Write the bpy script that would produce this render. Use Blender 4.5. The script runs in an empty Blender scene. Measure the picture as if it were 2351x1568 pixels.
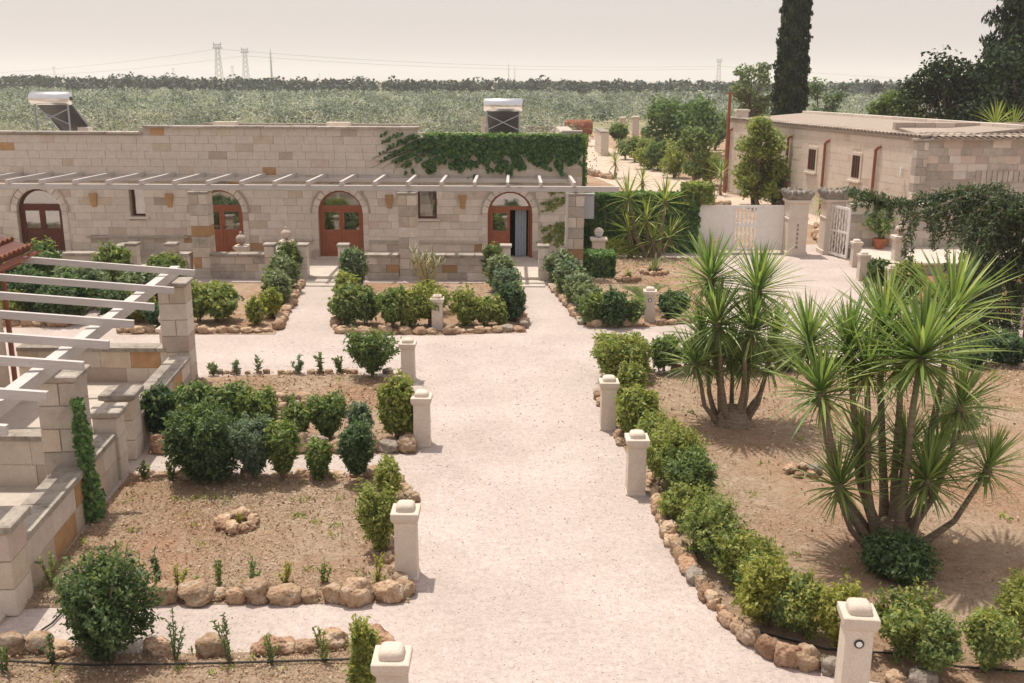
import bpy, bmesh, math, random
import numpy as np
from mathutils import Vector, Matrix, noise

# ------------------------------------------------------------------ camera, sky, sun, exposure
SC = bpy.context.scene
COL = SC.collection
W, HH = 2351.0, 1568.0            # measuring grid of the photograph
FOC = 35 / 36 * W
CAMH, PITCH, ROLL = 5.8, math.radians(14.75), math.radians(0.3)
CP = Vector((0, 0, CAMH))
CF = Vector((0, math.cos(PITCH), -math.sin(PITCH)))
_u = Vector((1, 0, 0)).cross(CF)
CR = Vector((1, 0, 0)) * math.cos(ROLL) + _u * math.sin(ROLL)
CU = _u * math.cos(ROLL) - Vector((1, 0, 0)) * math.sin(ROLL)
cam = bpy.data.objects.new('camera', bpy.data.cameras.new('camera'))
COL.objects.link(cam)
cam.data.lens = 35
cam.data.sensor_width = 36
cam.data.clip_start = 0.1
cam.data.clip_end = 30000
cam.matrix_world = Matrix(((CR.x, CU.x, -CF.x, CP.x), (CR.y, CU.y, -CF.y, CP.y), (CR.z, CU.z, -CF.z, CP.z), (0, 0, 0, 1)))
SC.camera = cam

SUNV = Vector((-0.21, 0.28, 1.0)).normalized()
SUN_EL = math.asin(SUNV.z)
SUN_AZ = math.atan2(SUNV.x, SUNV.y)
wd = bpy.data.worlds.new('World')
SC.world = wd
wd.use_nodes = True
nt = wd.node_tree
bg = nt.nodes['Background']
sky = nt.nodes.new('ShaderNodeTexSky')
sky.sky_type = 'NISHITA'
sky.sun_disc = False
sky.sun_elevation = SUN_EL
sky.sun_rotation = SUN_AZ
sky.air_density = 1.0
sky.dust_density = 6.0
sky.ozone_density = 1.0
hazemix = nt.nodes.new('ShaderNodeMixRGB')
hazemix.inputs[0].default_value = 0.68
hazemix.inputs[2].default_value = (6.1, 5.5, 5.3, 1)      # thin summer overcast, even over the whole sky
nt.links.new(sky.outputs[0], hazemix.inputs[1])
nt.links.new(hazemix.outputs[0], bg.inputs[0])
bg.inputs[1].default_value = 0.094
sun = bpy.data.objects.new('sun', bpy.data.lights.new('sun', 'SUN'))
COL.objects.link(sun)
sun.data.energy = 2.75
sun.data.angle = math.radians(0.8)
sun.data.color = (1.0, 0.93, 0.83)
sun.rotation_euler = SUNV.to_track_quat('Z', 'Y').to_euler()
vs = SC.view_settings
vs.view_transform = 'Standard'
vs.look = 'None'
vs.exposure = 0.62
vs.gamma = 1.0
vs.use_curve_mapping = False
SC.render.engine = 'CYCLES'
SC.cycles.max_bounces = 8
SC.cycles.transparent_max_bounces = 12
SC.cycles.volume_bounces = 1


def ray(x, y):
    return CF * FOC + CR * (x - W / 2) - CU * (y - HH / 2)


def at(x, y, z=0.0):
    d = ray(x, y)
    return CP + d * ((z - CAMH) / d.z)


def atY(x, y, Y):
    d = ray(x, y)
    return CP + d * (Y / d.y)


def pxm(p):                       # photograph pixels (grid) per metre at a point
    return FOC / (Vector(p) - CP).dot(CF)


# ------------------------------------------------------------------ materials
MATS = {}


class NT:
    def __init__(s, name):
        s.m = bpy.data.materials.new(name)
        s.m.use_nodes = True
        s.t = s.m.node_tree
        s.b = s.t.nodes['Principled BSDF']
        s.out = s.t.nodes['Material Output']
        s.tc = None
        MATS[name] = s.m

    def n(s, kind, **kw):
        nd = s.t.nodes.new(kind)
        for k, v in kw.items():
            setattr(nd, k, v)
        return nd

    def l(s, a, b):
        s.t.links.new(a, b)

    def co(s, which='Object'):
        if s.tc is None:
            s.tc = s.n('ShaderNodeTexCoord')
        return s.tc.outputs[which]

    def noise(s, scale, detail=4, rough=.6, co=None, dist=0):
        nd = s.n('ShaderNodeTexNoise')
        nd.inputs['Scale'].default_value = scale
        nd.inputs['Detail'].default_value = detail
        nd.inputs['Roughness'].default_value = rough
        nd.inputs['Distortion'].default_value = dist
        s.l(co if co is not None else s.pos(), nd.inputs['Vector'])
        return nd.outputs[0]

    def pos(s):
        g = s.n('ShaderNodeNewGeometry')
        return g.outputs['Position']

    def ramp(s, fac, stops, interp='LINEAR'):
        r = s.n('ShaderNodeValToRGB')
        r.color_ramp.interpolation = interp
        e = r.color_ramp.elements
        while len(e) < len(stops):
            e.new(0.5)
        for i, (p, c) in enumerate(stops):
            e[i].position = p
            e[i].color = (c[0], c[1], c[2], 1) if len(c) == 3 else c
        s.l(fac, r.inputs[0])
        return r.outputs[0]

    def mix(s, fac, a, b, mode='MIX'):
        m = s.n('ShaderNodeMixRGB', blend_type=mode)
        for i, v in enumerate((fac, a, b)):
            if isinstance(v, (int, float)):
                m.inputs[i].default_value = v
            elif isinstance(v, tuple):
                m.inputs[i].default_value = (v[0], v[1], v[2], 1)
            else:
                s.l(v, m.inputs[i])
        return m.outputs[0]

    def base(s, c, rough=.9, spec=.2):
        if isinstance(c, tuple):
            s.b.inputs['Base Color'].default_value = (c[0], c[1], c[2], 1)
        else:
            s.l(c, s.b.inputs['Base Color'])
        s.b.inputs['Roughness'].default_value = rough
        s.b.inputs['Specular IOR Level'].default_value = spec

    def bump(s, h, strength=.4, dist=.02):
        b = s.n('ShaderNodeBump')
        b.inputs['Strength'].default_value = strength
        b.inputs['Distance'].default_value = dist
        s.l(h, b.inputs['Height'])
        s.l(b.outputs[0], s.b.inputs['Normal'])

    def objrand(s):
        return s.n('ShaderNodeObjectInfo').outputs['Random']

    def island(s):
        return s.n('ShaderNodeNewGeometry').outputs['Random Per Island']


def stone(name, c1, c2, stain=.35, stain_col=(.12, .105, .09), scale=3.0, var=.25):
    k = NT(name)
    n1 = k.noise(scale * 2.2, 6, .65)
    col = k.ramp(n1, [(.3, c1), (.7, c2)])
    v = k.ramp(k.objrand(), [(0, (1 - var,) * 3), (1, (1 + var * .35,) * 3)])
    col = k.mix(1.0, col, v, 'MULTIPLY')
    fine = k.ramp(k.noise(60, 3, .7), [(.35, (.82, .81, .8)), (.65, (1.05, 1.05, 1.05))])
    col = k.mix(.8, col, fine, 'MULTIPLY')
    if stain:
        st = k.ramp(k.noise(scale * .9, 8, .72), [(.5, (0, 0, 0)), (.72, (stain,) * 3)])
        col = k.mix(st, col, stain_col)
    k.base(col, .95, .1)
    k.bump(k.noise(35, 6, .7), .35, .015)
    return k.m


def rock(name, c1, c2, c3, pit):
    k = NT(name)
    col = k.ramp(k.noise(7, 8, .7, dist=.5), [(.3, c1), (.5, c2), (.68, c3)])
    col = k.mix(1, col, k.ramp(k.objrand(), [(0, (.72, .70, .68)), (1, (1.12, 1.1, 1.08))]), 'MULTIPLY')
    vo_ = k.n('ShaderNodeTexVoronoi')
    vo_.inputs['Scale'].default_value = 24
    k.l(k.pos(), vo_.inputs['Vector'])
    pits = k.ramp(k.mix(.5, vo_.outputs['Distance'], k.noise(28, 5, .7)), [(.26, (.85, .85, .85)), (.40, (0, 0, 0))])
    col = k.mix(pits, col, pit)
    k.base(col, .95, .1)
    k.bump(k.mix(.5, k.noise(16, 8, .75), vo_.outputs['Distance']), .9, .05)


stone('stone_pale', (.65, .57, .49), (.75, .67, .585), .18, (.30, .25, .20), 3.0, .13)
stone('stone_tan', (.56, .46, .36), (.645, .55, .445), .2, (.25, .19, .14), 3.0, .15)
stone('stone_ochre', (.42, .245, .125), (.54, .34, .185), .15)
stone('stone_pink', (.56, .45, .375), (.64, .53, .455), .15)
stone('stone_grey', (.48, .42, .36), (.60, .535, .465), .45, scale=2.5)
stone('coping_stone', (.36, .32, .275), (.52, .465, .40), .85, (.09, .08, .068), 4)
stone('capital_stone', (.26, .23, .2), (.36, .32, .28), .9, (.07, .062, .055), 5)
stone('mortar', (.55, .485, .415), (.65, .58, .50), .2)
stone('bollard_stone', (.64, .55, .46), (.71, .62, .53), .10, (.3, .25, .2), 3, .1)
stone('render_wall', (.64, .55, .46), (.72, .63, .54), .16, (.34, .28, .22), 1.2, .05)
stone('paving_stone', (.52, .455, .395), (.62, .555, .485), .3, (.25, .22, .18), 1.5, .2)
rock('rock_stone', (.34, .20, .12), (.50, .36, .245), (.62, .52, .42), (.15, .10, .07))
rock('rock_red', (.27, .14, .085), (.42, .27, .18), (.55, .42, .31), (.12, .07, .05))
rock('rock_grey', (.25, .21, .18), (.38, .33, .28), (.5, .45, .39), (.1, .085, .07))


k = NT('yucca_bark')
sepz = k.n('ShaderNodeMapping')
sepz.inputs['Scale'].default_value = (3, 3, 34)
k.l(k.pos(), sepz.inputs['Vector'])
nz_ = k.noise(2.0, 6, .7, co=sepz.outputs[0])
col = k.ramp(nz_, [(.32, (.15, .105, .075)), (.5, (.27, .205, .15)), (.68, (.40, .32, .245))])
k.base(col, .95, .1)
k.bump(nz_, .9, .03)


def plain(name, c, rough=.6, spec=.3, var=.1, metal=0, nscale=8):
    k = NT(name)
    col = k.ramp(k.noise(nscale, 5, .65), [(.3, tuple(x * (1 - var) for x in c)), (.7, tuple(min(1, x * (1 + var)) for x in c))])
    k.base(col, rough, spec)
    k.b.inputs['Metallic'].default_value = metal
    return k.m


k = NT('white_wood')
mp = k.n('ShaderNodeMapping')
mp.inputs['Scale'].default_value = (1.2, 6, 20)
k.l(k.pos(), mp.inputs['Vector'])
col = k.ramp(k.noise(3, 6, .7, co=mp.outputs[0]), [(.3, (.46, .42, .39)), (.55, (.55, .51, .485)), (.75, (.60, .565, .54))])
wear = k.ramp(k.noise(5, 8, .75), [(.60, (0, 0, 0)), (.70, (.7, .7, .7))])
k.base(k.mix(wear, col, (.36, .30, .25)), .7, .25)
k.bump(k.noise(4, 6, .7, co=mp.outputs[0]), .3, .01)
plain('white_iron', (.76, .725, .68), .6, .3, .06)
plain('door_wood', (.30, .095, .045), .45, .4, .22, 0, 12)
plain('dark_wood', (.115, .035, .02), .5, .35, .25, 0, 12)
plain('rusty_pipe', (.27, .10, .06), .55, .3, .2)
plain('terracotta', (.42, .15, .08), .85, .15, .2)
plain('tank_metal', (.75, .75, .75), .22, .5, .04, 1.0)
plain('frame_metal', (.35, .37, .4), .45, .5, .1, .8)
plain('panel_dark', (.06, .06, .06), .5, .4, .2)
plain('rust', (.26, .10, .055), .85, .2, .4, 0, 3)
plain('grey_box', (.40, .40, .42), .5, .3, .05)
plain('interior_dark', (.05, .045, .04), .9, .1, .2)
plain('curtain_cloth', (.62, .55, .46), .9, .1, .1)
plain('grey_cloth', (.30, .33, .38), .8, .1, .08)
plain('bark', (.20, .15, .115), .95, .1, .35, 0, 14)
plain('pale_bark', (.34, .265, .20), .95, .1, .3, 0, 14)
plain('hose_black', (.025, .023, .02), .6, .3, .2)
plain('ring_black', (.03, .03, .03), .5, .4, .1)
plain('lamp_white', (.75, .75, .72), .4, .4, .03)
plain('glass_globe', (.55, .57, .60), .15, .6, .03)
plain('pylon_steel', (.22, .225, .23), .6, .3, .1, .3)
plain('iron_drain', (.10, .085, .07), .8, .2, .2)

k = NT('tile_clay')
c = k.ramp(k.noise(9, 6, .7), [(.3, (.22, .085, .05)), (.7, (.36, .17, .105))])
c = k.mix(k.ramp(k.noise(3, 6, .7), [(.5, (0, 0, 0)), (.7, (.6, .6, .6))]), c, (.14, .09, .07))
k.base(k.mix(1, c, k.ramp(k.objrand(), [(0, (.7, .7, .7)), (1, (1.1, 1.1, 1.1))]), 'MULTIPLY'), .9, .15)
k = NT('tile_pale')
c = k.ramp(k.noise(9, 6, .7), [(.3, (.33, .27, .22)), (.7, (.47, .395, .33))])
k.base(k.mix(1, c, k.ramp(k.objrand(), [(0, (.65, .65, .65)), (1, (1.1, 1.1, 1.1))]), 'MULTIPLY'), .9, .15)

# glass pane: clear with a weak mirror
k = NT('glass')
gl = k.n('ShaderNodeBsdfGlossy')
gl.inputs['Roughness'].default_value = .04
tr = k.n('ShaderNodeBsdfTransparent')
tr.inputs[0].default_value = (.72, .74, .72, 1)
mx = k.n('ShaderNodeMixShader')
mx.inputs[0].default_value = .42
k.l(tr.outputs[0], mx.inputs[1])
k.l(gl.outputs[0], mx.inputs[2])
k.l(mx.outputs[0], k.out.inputs[0])

# gravel
k = NT('gravel')
vo = k.n('ShaderNodeTexVoronoi')
vo.inputs['Scale'].default_value = 60
k.l(k.pos(), vo.inputs['Vector'])
vr = k.ramp(k.n('ShaderNodeSeparateColor').outputs[0], [(0, (0, 0, 0)), (1, (1, 1, 1))])
sep = [n for n in k.t.nodes if n.bl_idname == 'ShaderNodeSeparateColor'][0]
k.l(vo.outputs['Color'], sep.inputs[0])
rp = [n for n in k.t.nodes if n.bl_idname == 'ShaderNodeValToRGB'][-1]
rp.color_ramp.elements[0].color = (.42, .36, .33, 1)
rp.color_ramp.elements[1].color = (.54, .467, .432, 1)
e = rp.color_ramp.elements.new(.22); e.color = (.48, .413, .38, 1)
big = k.ramp(k.noise(.55, 7, .68), [(.32, (.84, .82, .80)), (.66, (1.05, 1.04, 1.03))])
grain = k.ramp(k.noise(11, 4, .75), [(.32, (.86, .85, .84)), (.62, (1.06, 1.06, 1.06))])
big = k.mix(1, big, grain, 'MULTIPLY')
col = k.mix(1, vr, big, 'MULTIPLY')
sc = k.ramp(k.noise(2.6, 7, .75, dist=.6), [(.58, (0, 0, 0)), (.78, (.30, .30, .30))])
col = k.mix(sc, col, (.34, .27, .22))
sp = k.ramp(k.noise(22, 3, .8), [(.66, (0, 0, 0)), (.74, (.28, .28, .28))])
col = k.mix(sp, col, (.30, .24, .20))
k.base(col, .95, .1)
k.bump(k.mix(.6, vo.outputs['Distance'], k.noise(18, 4, .7)), .45, .015)

# dry earth with straw
k = NT('dry_soil')
a = k.ramp(k.noise(5, 8, .75, dist=.8), [(.32, (.29, .195, .135)), (.5, (.41, .305, .22)), (.68, (.50, .40, .305))])
b = k.ramp(k.noise(.55, 6, .62), [(.44, (0, 0, 0)), (.62, (.85, .85, .85))])
col = k.mix(b, a, k.ramp(k.noise(9, 5, .7), [(.35, (.27, .125, .07)), (.65, (.42, .24, .155))]))
st = k.ramp(k.noise(1.1, 7, .7), [(.50, (0, 0, 0)), (.66, (.7, .7, .7))])
col = k.mix(st, col, k.ramp(k.noise(30, 4, .8), [(.3, (.36, .27, .18)), (.7, (.60, .50, .37))]))
g = k.ramp(k.noise(1.3, 6, .7), [(.56, (0, 0, 0)), (.74, (.35, .35, .35))])
col = k.mix(g, col, (.24, .24, .11))
sp = k.ramp(k.noise(26, 4, .8), [(.3, (.62, .60, .57)), (.62, (1.08, 1.07, 1.05))])
col = k.mix(.85, col, sp, 'MULTIPLY')
k.base(col, .97, .05)
k.bump(k.noise(16, 8, .8), .8, .05)

k = NT('red_soil')
a = k.ramp(k.noise(4, 8, .75, dist=.6), [(.32, (.22, .105, .06)), (.5, (.35, .185, .11)), (.7, (.47, .32, .215))])
sp = k.ramp(k.noise(26, 4, .8), [(.3, (.6, .58, .55)), (.62, (1.08, 1.07, 1.05))])
k.base(k.mix(.85, a, sp, 'MULTIPLY'), .97, .05)
k.bump(k.noise(16, 8, .8), .8, .05)

k = NT('field_earth')
a = k.ramp(k.noise(.06, 8, .7), [(.35, (.20, .20, .12)), (.6, (.34, .30, .19))])
k.base(a, .97, .05)
k = NT('dirt_road')
a = k.ramp(k.noise(1.2, 8, .7), [(.35, (.46, .36, .28)), (.65, (.60, .49, .40))])
k.base(a, .97, .05)
k.bump(k.noise(10, 6, .7), .5, .03)


def leafmat(name, stops, trans=.35, rough=.55, spec=.35, vary=True):
    k = NT(name)
    n = len(stops)
    col = k.ramp(k.island(), [(i / (n - 1), c) for i, c in enumerate(stops)])
    if vary:                                     # every plant has its own tint
        col = k.mix(1, col, k.ramp(k.objrand(), [(0, (.78, .86, .95)), (.35, (1.0, 1.0, .95)), (.7, (1.16, 1.06, .85)), (1, (.92, .9, .8))]), 'MULTIPLY')
    k.base(col, rough, spec)
    t = k.n('ShaderNodeBsdfTranslucent')
    k.l(k.mix(1, col, (1.15, 1.25, .75), 'MULTIPLY'), t.inputs[0])
    m = k.n('ShaderNodeMixShader')
    m.inputs[0].default_value = trans
    k.l(k.b.outputs[0], m.inputs[1])
    k.l(t.outputs[0], m.inputs[2])
    k.l(m.outputs[0], k.out.inputs[0])


leafmat('leaf_dark', [(.045, .085, .045), (.08, .135, .068), (.13, .195, .09)], .4)
leafmat('leaf_mid', [(.075, .13, .055), (.14, .215, .082), (.25, .32, .12)], .42)
leafmat('leaf_bright', [(.125, .185, .065), (.25, .315, .105), (.42, .44, .165)], .44)
leafmat('leaf_lime', [(.19, .23, .055), (.31, .335, .085), (.44, .42, .14)], .4)
leafmat('leaf_sage', [(.10, .15, .095), (.19, .25, .155), (.31, .36, .23)], .42)
leafmat('leaf_olive', [(.09, .125, .10), (.17, .21, .175), (.29, .325, .275), (.47, .48, .42)], .3, vary=False)


def patchy(mat, scale, amp):
    """shift the leaf tint from tree to tree"""
    t_ = MATS[mat].node_tree
    r_ = [n for n in t_.nodes if n.bl_idname == 'ShaderNodeValToRGB'][0]
    g_ = t_.nodes.new('ShaderNodeNewGeometry')
    n_ = t_.nodes.new('ShaderNodeTexNoise')
    n_.inputs['Scale'].default_value = scale
    n_.inputs['Detail'].default_value = 4
    t_.links.new(g_.outputs['Position'], n_.inputs['Vector'])
    a_ = t_.nodes.new('ShaderNodeMath')
    a_.operation = 'MULTIPLY_ADD'
    a_.inputs[1].default_value = amp
    a_.inputs[2].default_value = -amp / 2 + .25
    t_.links.new(n_.outputs[0], a_.inputs[0])
    b_ = t_.nodes.new('ShaderNodeMath')
    b_.operation = 'MULTIPLY_ADD'
    b_.inputs[1].default_value = .5
    t_.links.new(g_.outputs['Random Per Island'], b_.inputs[0])
    t_.links.new(a_.outputs[0], b_.inputs[2])
    t_.links.new(b_.outputs[0], r_.inputs[0])


patchy('leaf_olive', .22, 4.5)

leafmat('leaf_belt', [(.026, .042, .034), (.05, .07, .054), (.12, .145, .105)], .2, vary=False)
patchy('leaf_belt', .05, 1.6)
leafmat('leaf_conifer', [(.016, .03, .018), (.032, .055, .032), (.075, .11, .055)], .15, .8, .1)
leafmat('pebble', [(.44, .375, .34), (.47, .40, .36), (.56, .48, .44), (.66, .58, .54)], .0, .9, .1, False)
leafmat('leaf_cedar', [(.034, .062, .042), (.068, .108, .064), (.135, .185, .095)], .25)
leafmat('leaf_ivy', [(.06, .13, .055), (.125, .235, .085), (.26, .36, .13)], .45)
leafmat('leaf_dry', [(.30, .22, .12), (.42, .33, .19), (.30, .29, .13)], .2)
leafmat('leaf_cactus', [(.28, .28, .16), (.40, .38, .23), (.52, .46, .29)], .1)
leafmat('leaf_yucca', [(.13, .205, .06), (.245, .325, .095), (.42, .46, .16)], .4, .4, .45)
leafmat('leaf_agave', [(.42, .40, .16), (.24, .29, .13), (.52, .46, .2)], .15)
leafmat('clod', [(.20, .11, .065), (.33, .20, .13), (.44, .31, .22), (.52, .42, .32)], .0, .95, .05, False)
leafmat('straw', [(.20, .12, .07), (.42, .33, .22), (.34, .24, .15), (.52, .43, .31), (.25, .24, .11)], .2, vary=False)


k = NT('yucca_leaf_single')                      # leaves that are objects of their own
col = k.ramp(k.objrand(), [(0, (.13, .205, .06)), (.5, (.245, .325, .095)), (1, (.43, .47, .16))])
k.base(col, .38, .5)
t = k.n('ShaderNodeBsdfTranslucent')
k.l(k.mix(1, col, (1.15, 1.25, .7), 'MULTIPLY'), t.inputs[0])
m = k.n('ShaderNodeMixShader'); m.inputs[0].default_value = .4
k.l(k.b.outputs[0], m.inputs[1]); k.l(t.outputs[0], m.inputs[2]); k.l(m.outputs[0], k.out.inputs[0])


# ------------------------------------------------------------------ object helpers
def link(o, parent=None):
    COL.objects.link(o)
    if parent is not None:
        o.parent = parent
    return o


def thing(name, label, cat, loc=(0, 0, 0), group=None, rz=0.0):
    o = bpy.data.objects.new(name, None)
    COL.objects.link(o)
    o.location = loc
    o.rotation_euler = (0, 0, rz)
    o.empty_display_size = .1
    o['label'] = label
    o['category'] = cat
    if group:
        o['group'] = group
    return o


def tag(o, label, cat, group=None):
    o['label'] = label
    o['category'] = cat
    if group:
        o['group'] = group
    return o


def inst(name, mesh, parent=None, loc=(0, 0, 0), rot=(0, 0, 0), scale=(1, 1, 1)):
    o = bpy.data.objects.new(name, mesh)
    o.location = loc
    o.rotation_euler = rot
    o.scale = scale
    return link(o, parent)


class MB:
    """collects shapes and builds ONE mesh"""
    def __init__(s):
        s.v = []
        s.f = []

    def add(s, vs, fs):
        o = len(s.v)
        s.v += [tuple(p) for p in vs]
        s.f += [tuple(i + o for i in f) for f in fs]
        return s

    def box(s, x0, x1, y0, y1, z0, z1, ch=0.0):
        v = [(x0, y0, z0), (x1, y0, z0), (x1, y1, z0), (x0, y1, z0), (x0 + ch, y0 + ch, z1), (x1 - ch, y0 + ch, z1), (x1 - ch, y1 - ch, z1), (x0 + ch, y1 - ch, z1)]
        return s.add(v, [(3, 2, 1, 0), (4, 5, 6, 7), (0, 1, 5, 4), (1, 2, 6, 5), (2, 3, 7, 6), (3, 0, 4, 7)])

    def bar(s, a, b, w, h=None):
        a, b = Vector(a), Vector(b)
        h = h or w
        d = (b - a).normalized()
        up = Vector((0, 0, 1)) if abs(d.z) < .95 else Vector((0, 1, 0))
        r = d.cross(up).normalized() * (w / 2)
        u = r.cross(d).normalized() * (h / 2)
        v = [p + q for p in (a, b) for q in (-r - u, r - u, r + u, -r + u)]
        return s.add(v, [(0, 1, 2, 3), (7, 6, 5, 4), (0, 4, 5, 1), (1, 5, 6, 2), (2, 6, 7, 3), (3, 7, 4, 0)])

    def tube(s, pts, rad, n=6, cap=True):
        pts = [Vector(p) for p in pts]
        if isinstance(rad, (int, float)):
            rad = [rad] * len(pts)
        o = []
        prev = None
        for i, p in enumerate(pts):
            d = (pts[min(i + 1, len(pts) - 1)] - pts[max(i - 1, 0)])
            d = d.normalized() if d.length > 1e-9 else Vector((0, 0, 1))
            if prev is None:
                ref = Vector((1, 0, 0)) if abs(d.x) < .9 else Vector((0, 1, 0))
                r = d.cross(ref).normalized()
            else:
                r = (prev - d * prev.dot(d)).normalized()
            prev = r
            u = d.cross(r)
            for j in range(n):
                a = 2 * math.pi * j / n
                o.append(p + (r * math.cos(a) + u * math.sin(a)) * rad[i])
        f = []
        for i in range(len(pts) - 1):
            for j in range(n):
                f.append((i * n + j, i * n + (j + 1) % n, (i + 1) * n + (j + 1) % n, (i + 1) * n + j))
        if cap:
            f.append(tuple(reversed(range(n))))
            f.append(tuple((len(pts) - 1) * n + j for j in range(n)))
        return s.add(o, f)

    def lathe(s, prof, n=12, c=(0, 0, 0)):
        o, f = [], []
        for r, z in prof:
            for j in range(n):
                a = 2 * math.pi * j / n
                o.append((c[0] + r * math.cos(a), c[1] + r * math.sin(a), c[2] + z))
        for i in range(len(prof) - 1):
            for j in range(n):
                f.append((i * n + j, i * n + (j + 1) % n, (i + 1) * n + (j + 1) % n, (i + 1) * n + j))
        f.append(tuple(reversed(range(n))))
        f.append(tuple((len(prof) - 1) * n + j for j in range(n)))
        return s.add(o, f)

    def sqlathe(s, prof, c=(0, 0, 0)):      # square section, profile of half widths
        o, f = [], []
        for r, z in prof:
            o += [(c[0] - r, c[1] - r, c[2] + z), (c[0] + r, c[1] - r, c[2] + z), (c[0] + r, c[1] + r, c[2] + z), (c[0] - r, c[1] + r, c[2] + z)]
        for i in range(len(prof) - 1):
            for j in range(4):
                f.append((i * 4 + j, i * 4 + (j + 1) % 4, (i + 1) * 4 + (j + 1) % 4, (i + 1) * 4 + j))
        f.append((3, 2, 1, 0))
        k = (len(prof) - 1) * 4
        f.append((k, k + 1, k + 2, k + 3))
        return s.add(o, f)

    def prismY(s, poly, y0, y1):            # polygon in x,z extruded along y
        n = len(poly)
        v = [(x, y0, z) for x, z in poly] + [(x, y1, z) for x, z in poly]
        f = [tuple(range(n)), tuple(reversed(range(n, 2 * n)))]
        f += [(i, n + i, n + (i + 1) % n, (i + 1) % n) for i in range(n)]
        return s.add(v, f)

    def prismZ(s, poly, z0, z1):
        n = len(poly)
        v = [(x, y, z0) for x, y in poly] + [(x, y, z1) for x, y in poly]
        f = [tuple(reversed(range(n))), tuple(range(n, 2 * n))]
        f += [(i, (i + 1) % n, n + (i + 1) % n, n + i) for i in range(n)]
        return s.add(v, f)

    def mesh(s, name, mat, smooth=False):
        me = bpy.data.meshes.new(name)
        me.from_pydata(s.v, [], s.f)
        bm = bmesh.new()
        bm.from_mesh(me)
        bmesh.ops.recalc_face_normals(bm, faces=bm.faces)
        bm.to_mesh(me)
        bm.free()
        if smooth:
            me.shade_smooth()
        me.materials.append(MATS[mat])
        return me

    def build(s, name, mat, parent=None, smooth=False, loc=(0, 0, 0), rot=(0, 0, 0)):
        return inst(name, s.mesh(name, mat, smooth), parent, loc, rot)


def box(*a, **k):
    return MB().box(*a, **k)


def structure(o):
    o['kind'] = 'structure'
    return o


def stuff(o):
    o['kind'] = 'stuff'
    return o


def quadmesh(name, V4, mat):
    """V4: (n,4,3) array of quads"""
    n = len(V4)
    me = bpy.data.meshes.new(name)
    me.vertices.add(n * 4)
    me.vertices.foreach_set('co', np.ascontiguousarray(V4, dtype=np.float32).ravel())
    me.loops.add(n * 4)
    me.loops.foreach_set('vertex_index', np.arange(n * 4, dtype=np.int32))
    me.polygons.add(n)
    me.polygons.foreach_set('loop_start', np.arange(0, n * 4, 4, dtype=np.int32))
    me.update(calc_edges=True)
    me.materials.append(MATS[mat])
    return me


def unit(a):
    return a / np.maximum(np.linalg.norm(a, axis=1, keepdims=True), 1e-9)


def leafquads(P, N, L, Wd, rng, tang=None):
    n = len(P)
    N = unit(N)
    T = rng.normal(size=(n, 3)) if tang is None else tang + .35 * rng.normal(size=(n, 3))
    T = unit(T - N * (T * N).sum(1, keepdims=True))
    B = np.cross(N, T)
    L = (L * rng.uniform(.7, 1.3, n))[:, None]
    Wd = (Wd * rng.uniform(.75, 1.25, n))[:, None]
    out = np.empty((n, 4, 3))
    out[:, 0] = P - T * L * .5
    out[:, 1] = P + B * Wd * .5 + N * Wd * .12
    out[:, 2] = P + T * L * .5
    out[:, 3] = P - B * Wd * .5 + N * Wd * .12
    return out


def crown_points(rng, n, rx, ry, rz, e=2.4, taper=.75, lump=.16, inner=.45):
    d = unit(rng.normal(size=(n, 3)))
    s = (np.abs(d) ** e).sum(1) ** (1 / e)
    p = d / s[:, None]
    lum = np.ones(n)
    for _ in range(5):
        fq = rng.normal(size=3) * rng.uniform(2.0, 4.5)
        lum += lump * .55 * np.sin(d @ fq + rng.uniform(0, 6.28))
    rad = inner + (1 - inner) * rng.uniform(0, 1, n) ** .45
    q = p * (rad * lum)[:, None]
    zz = np.clip((q[:, 2] + 1) / 2, 0, 1)
    k = taper + (1 - taper) * np.minimum(1, zz * 1.7)
    q[:, 0] *= k * rx
    q[:, 1] *= k * ry
    q[:, 2] *= rz
    return q, d


YOUNG = dict(leaf_dark='leaf_mid', leaf_mid='leaf_bright', leaf_bright='leaf_lime', leaf_sage='leaf_sage', leaf_lime='leaf_lime')
SEED = [100]


def nextrng():
    SEED[0] += 1
    return np.random.default_rng(SEED[0])


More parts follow.
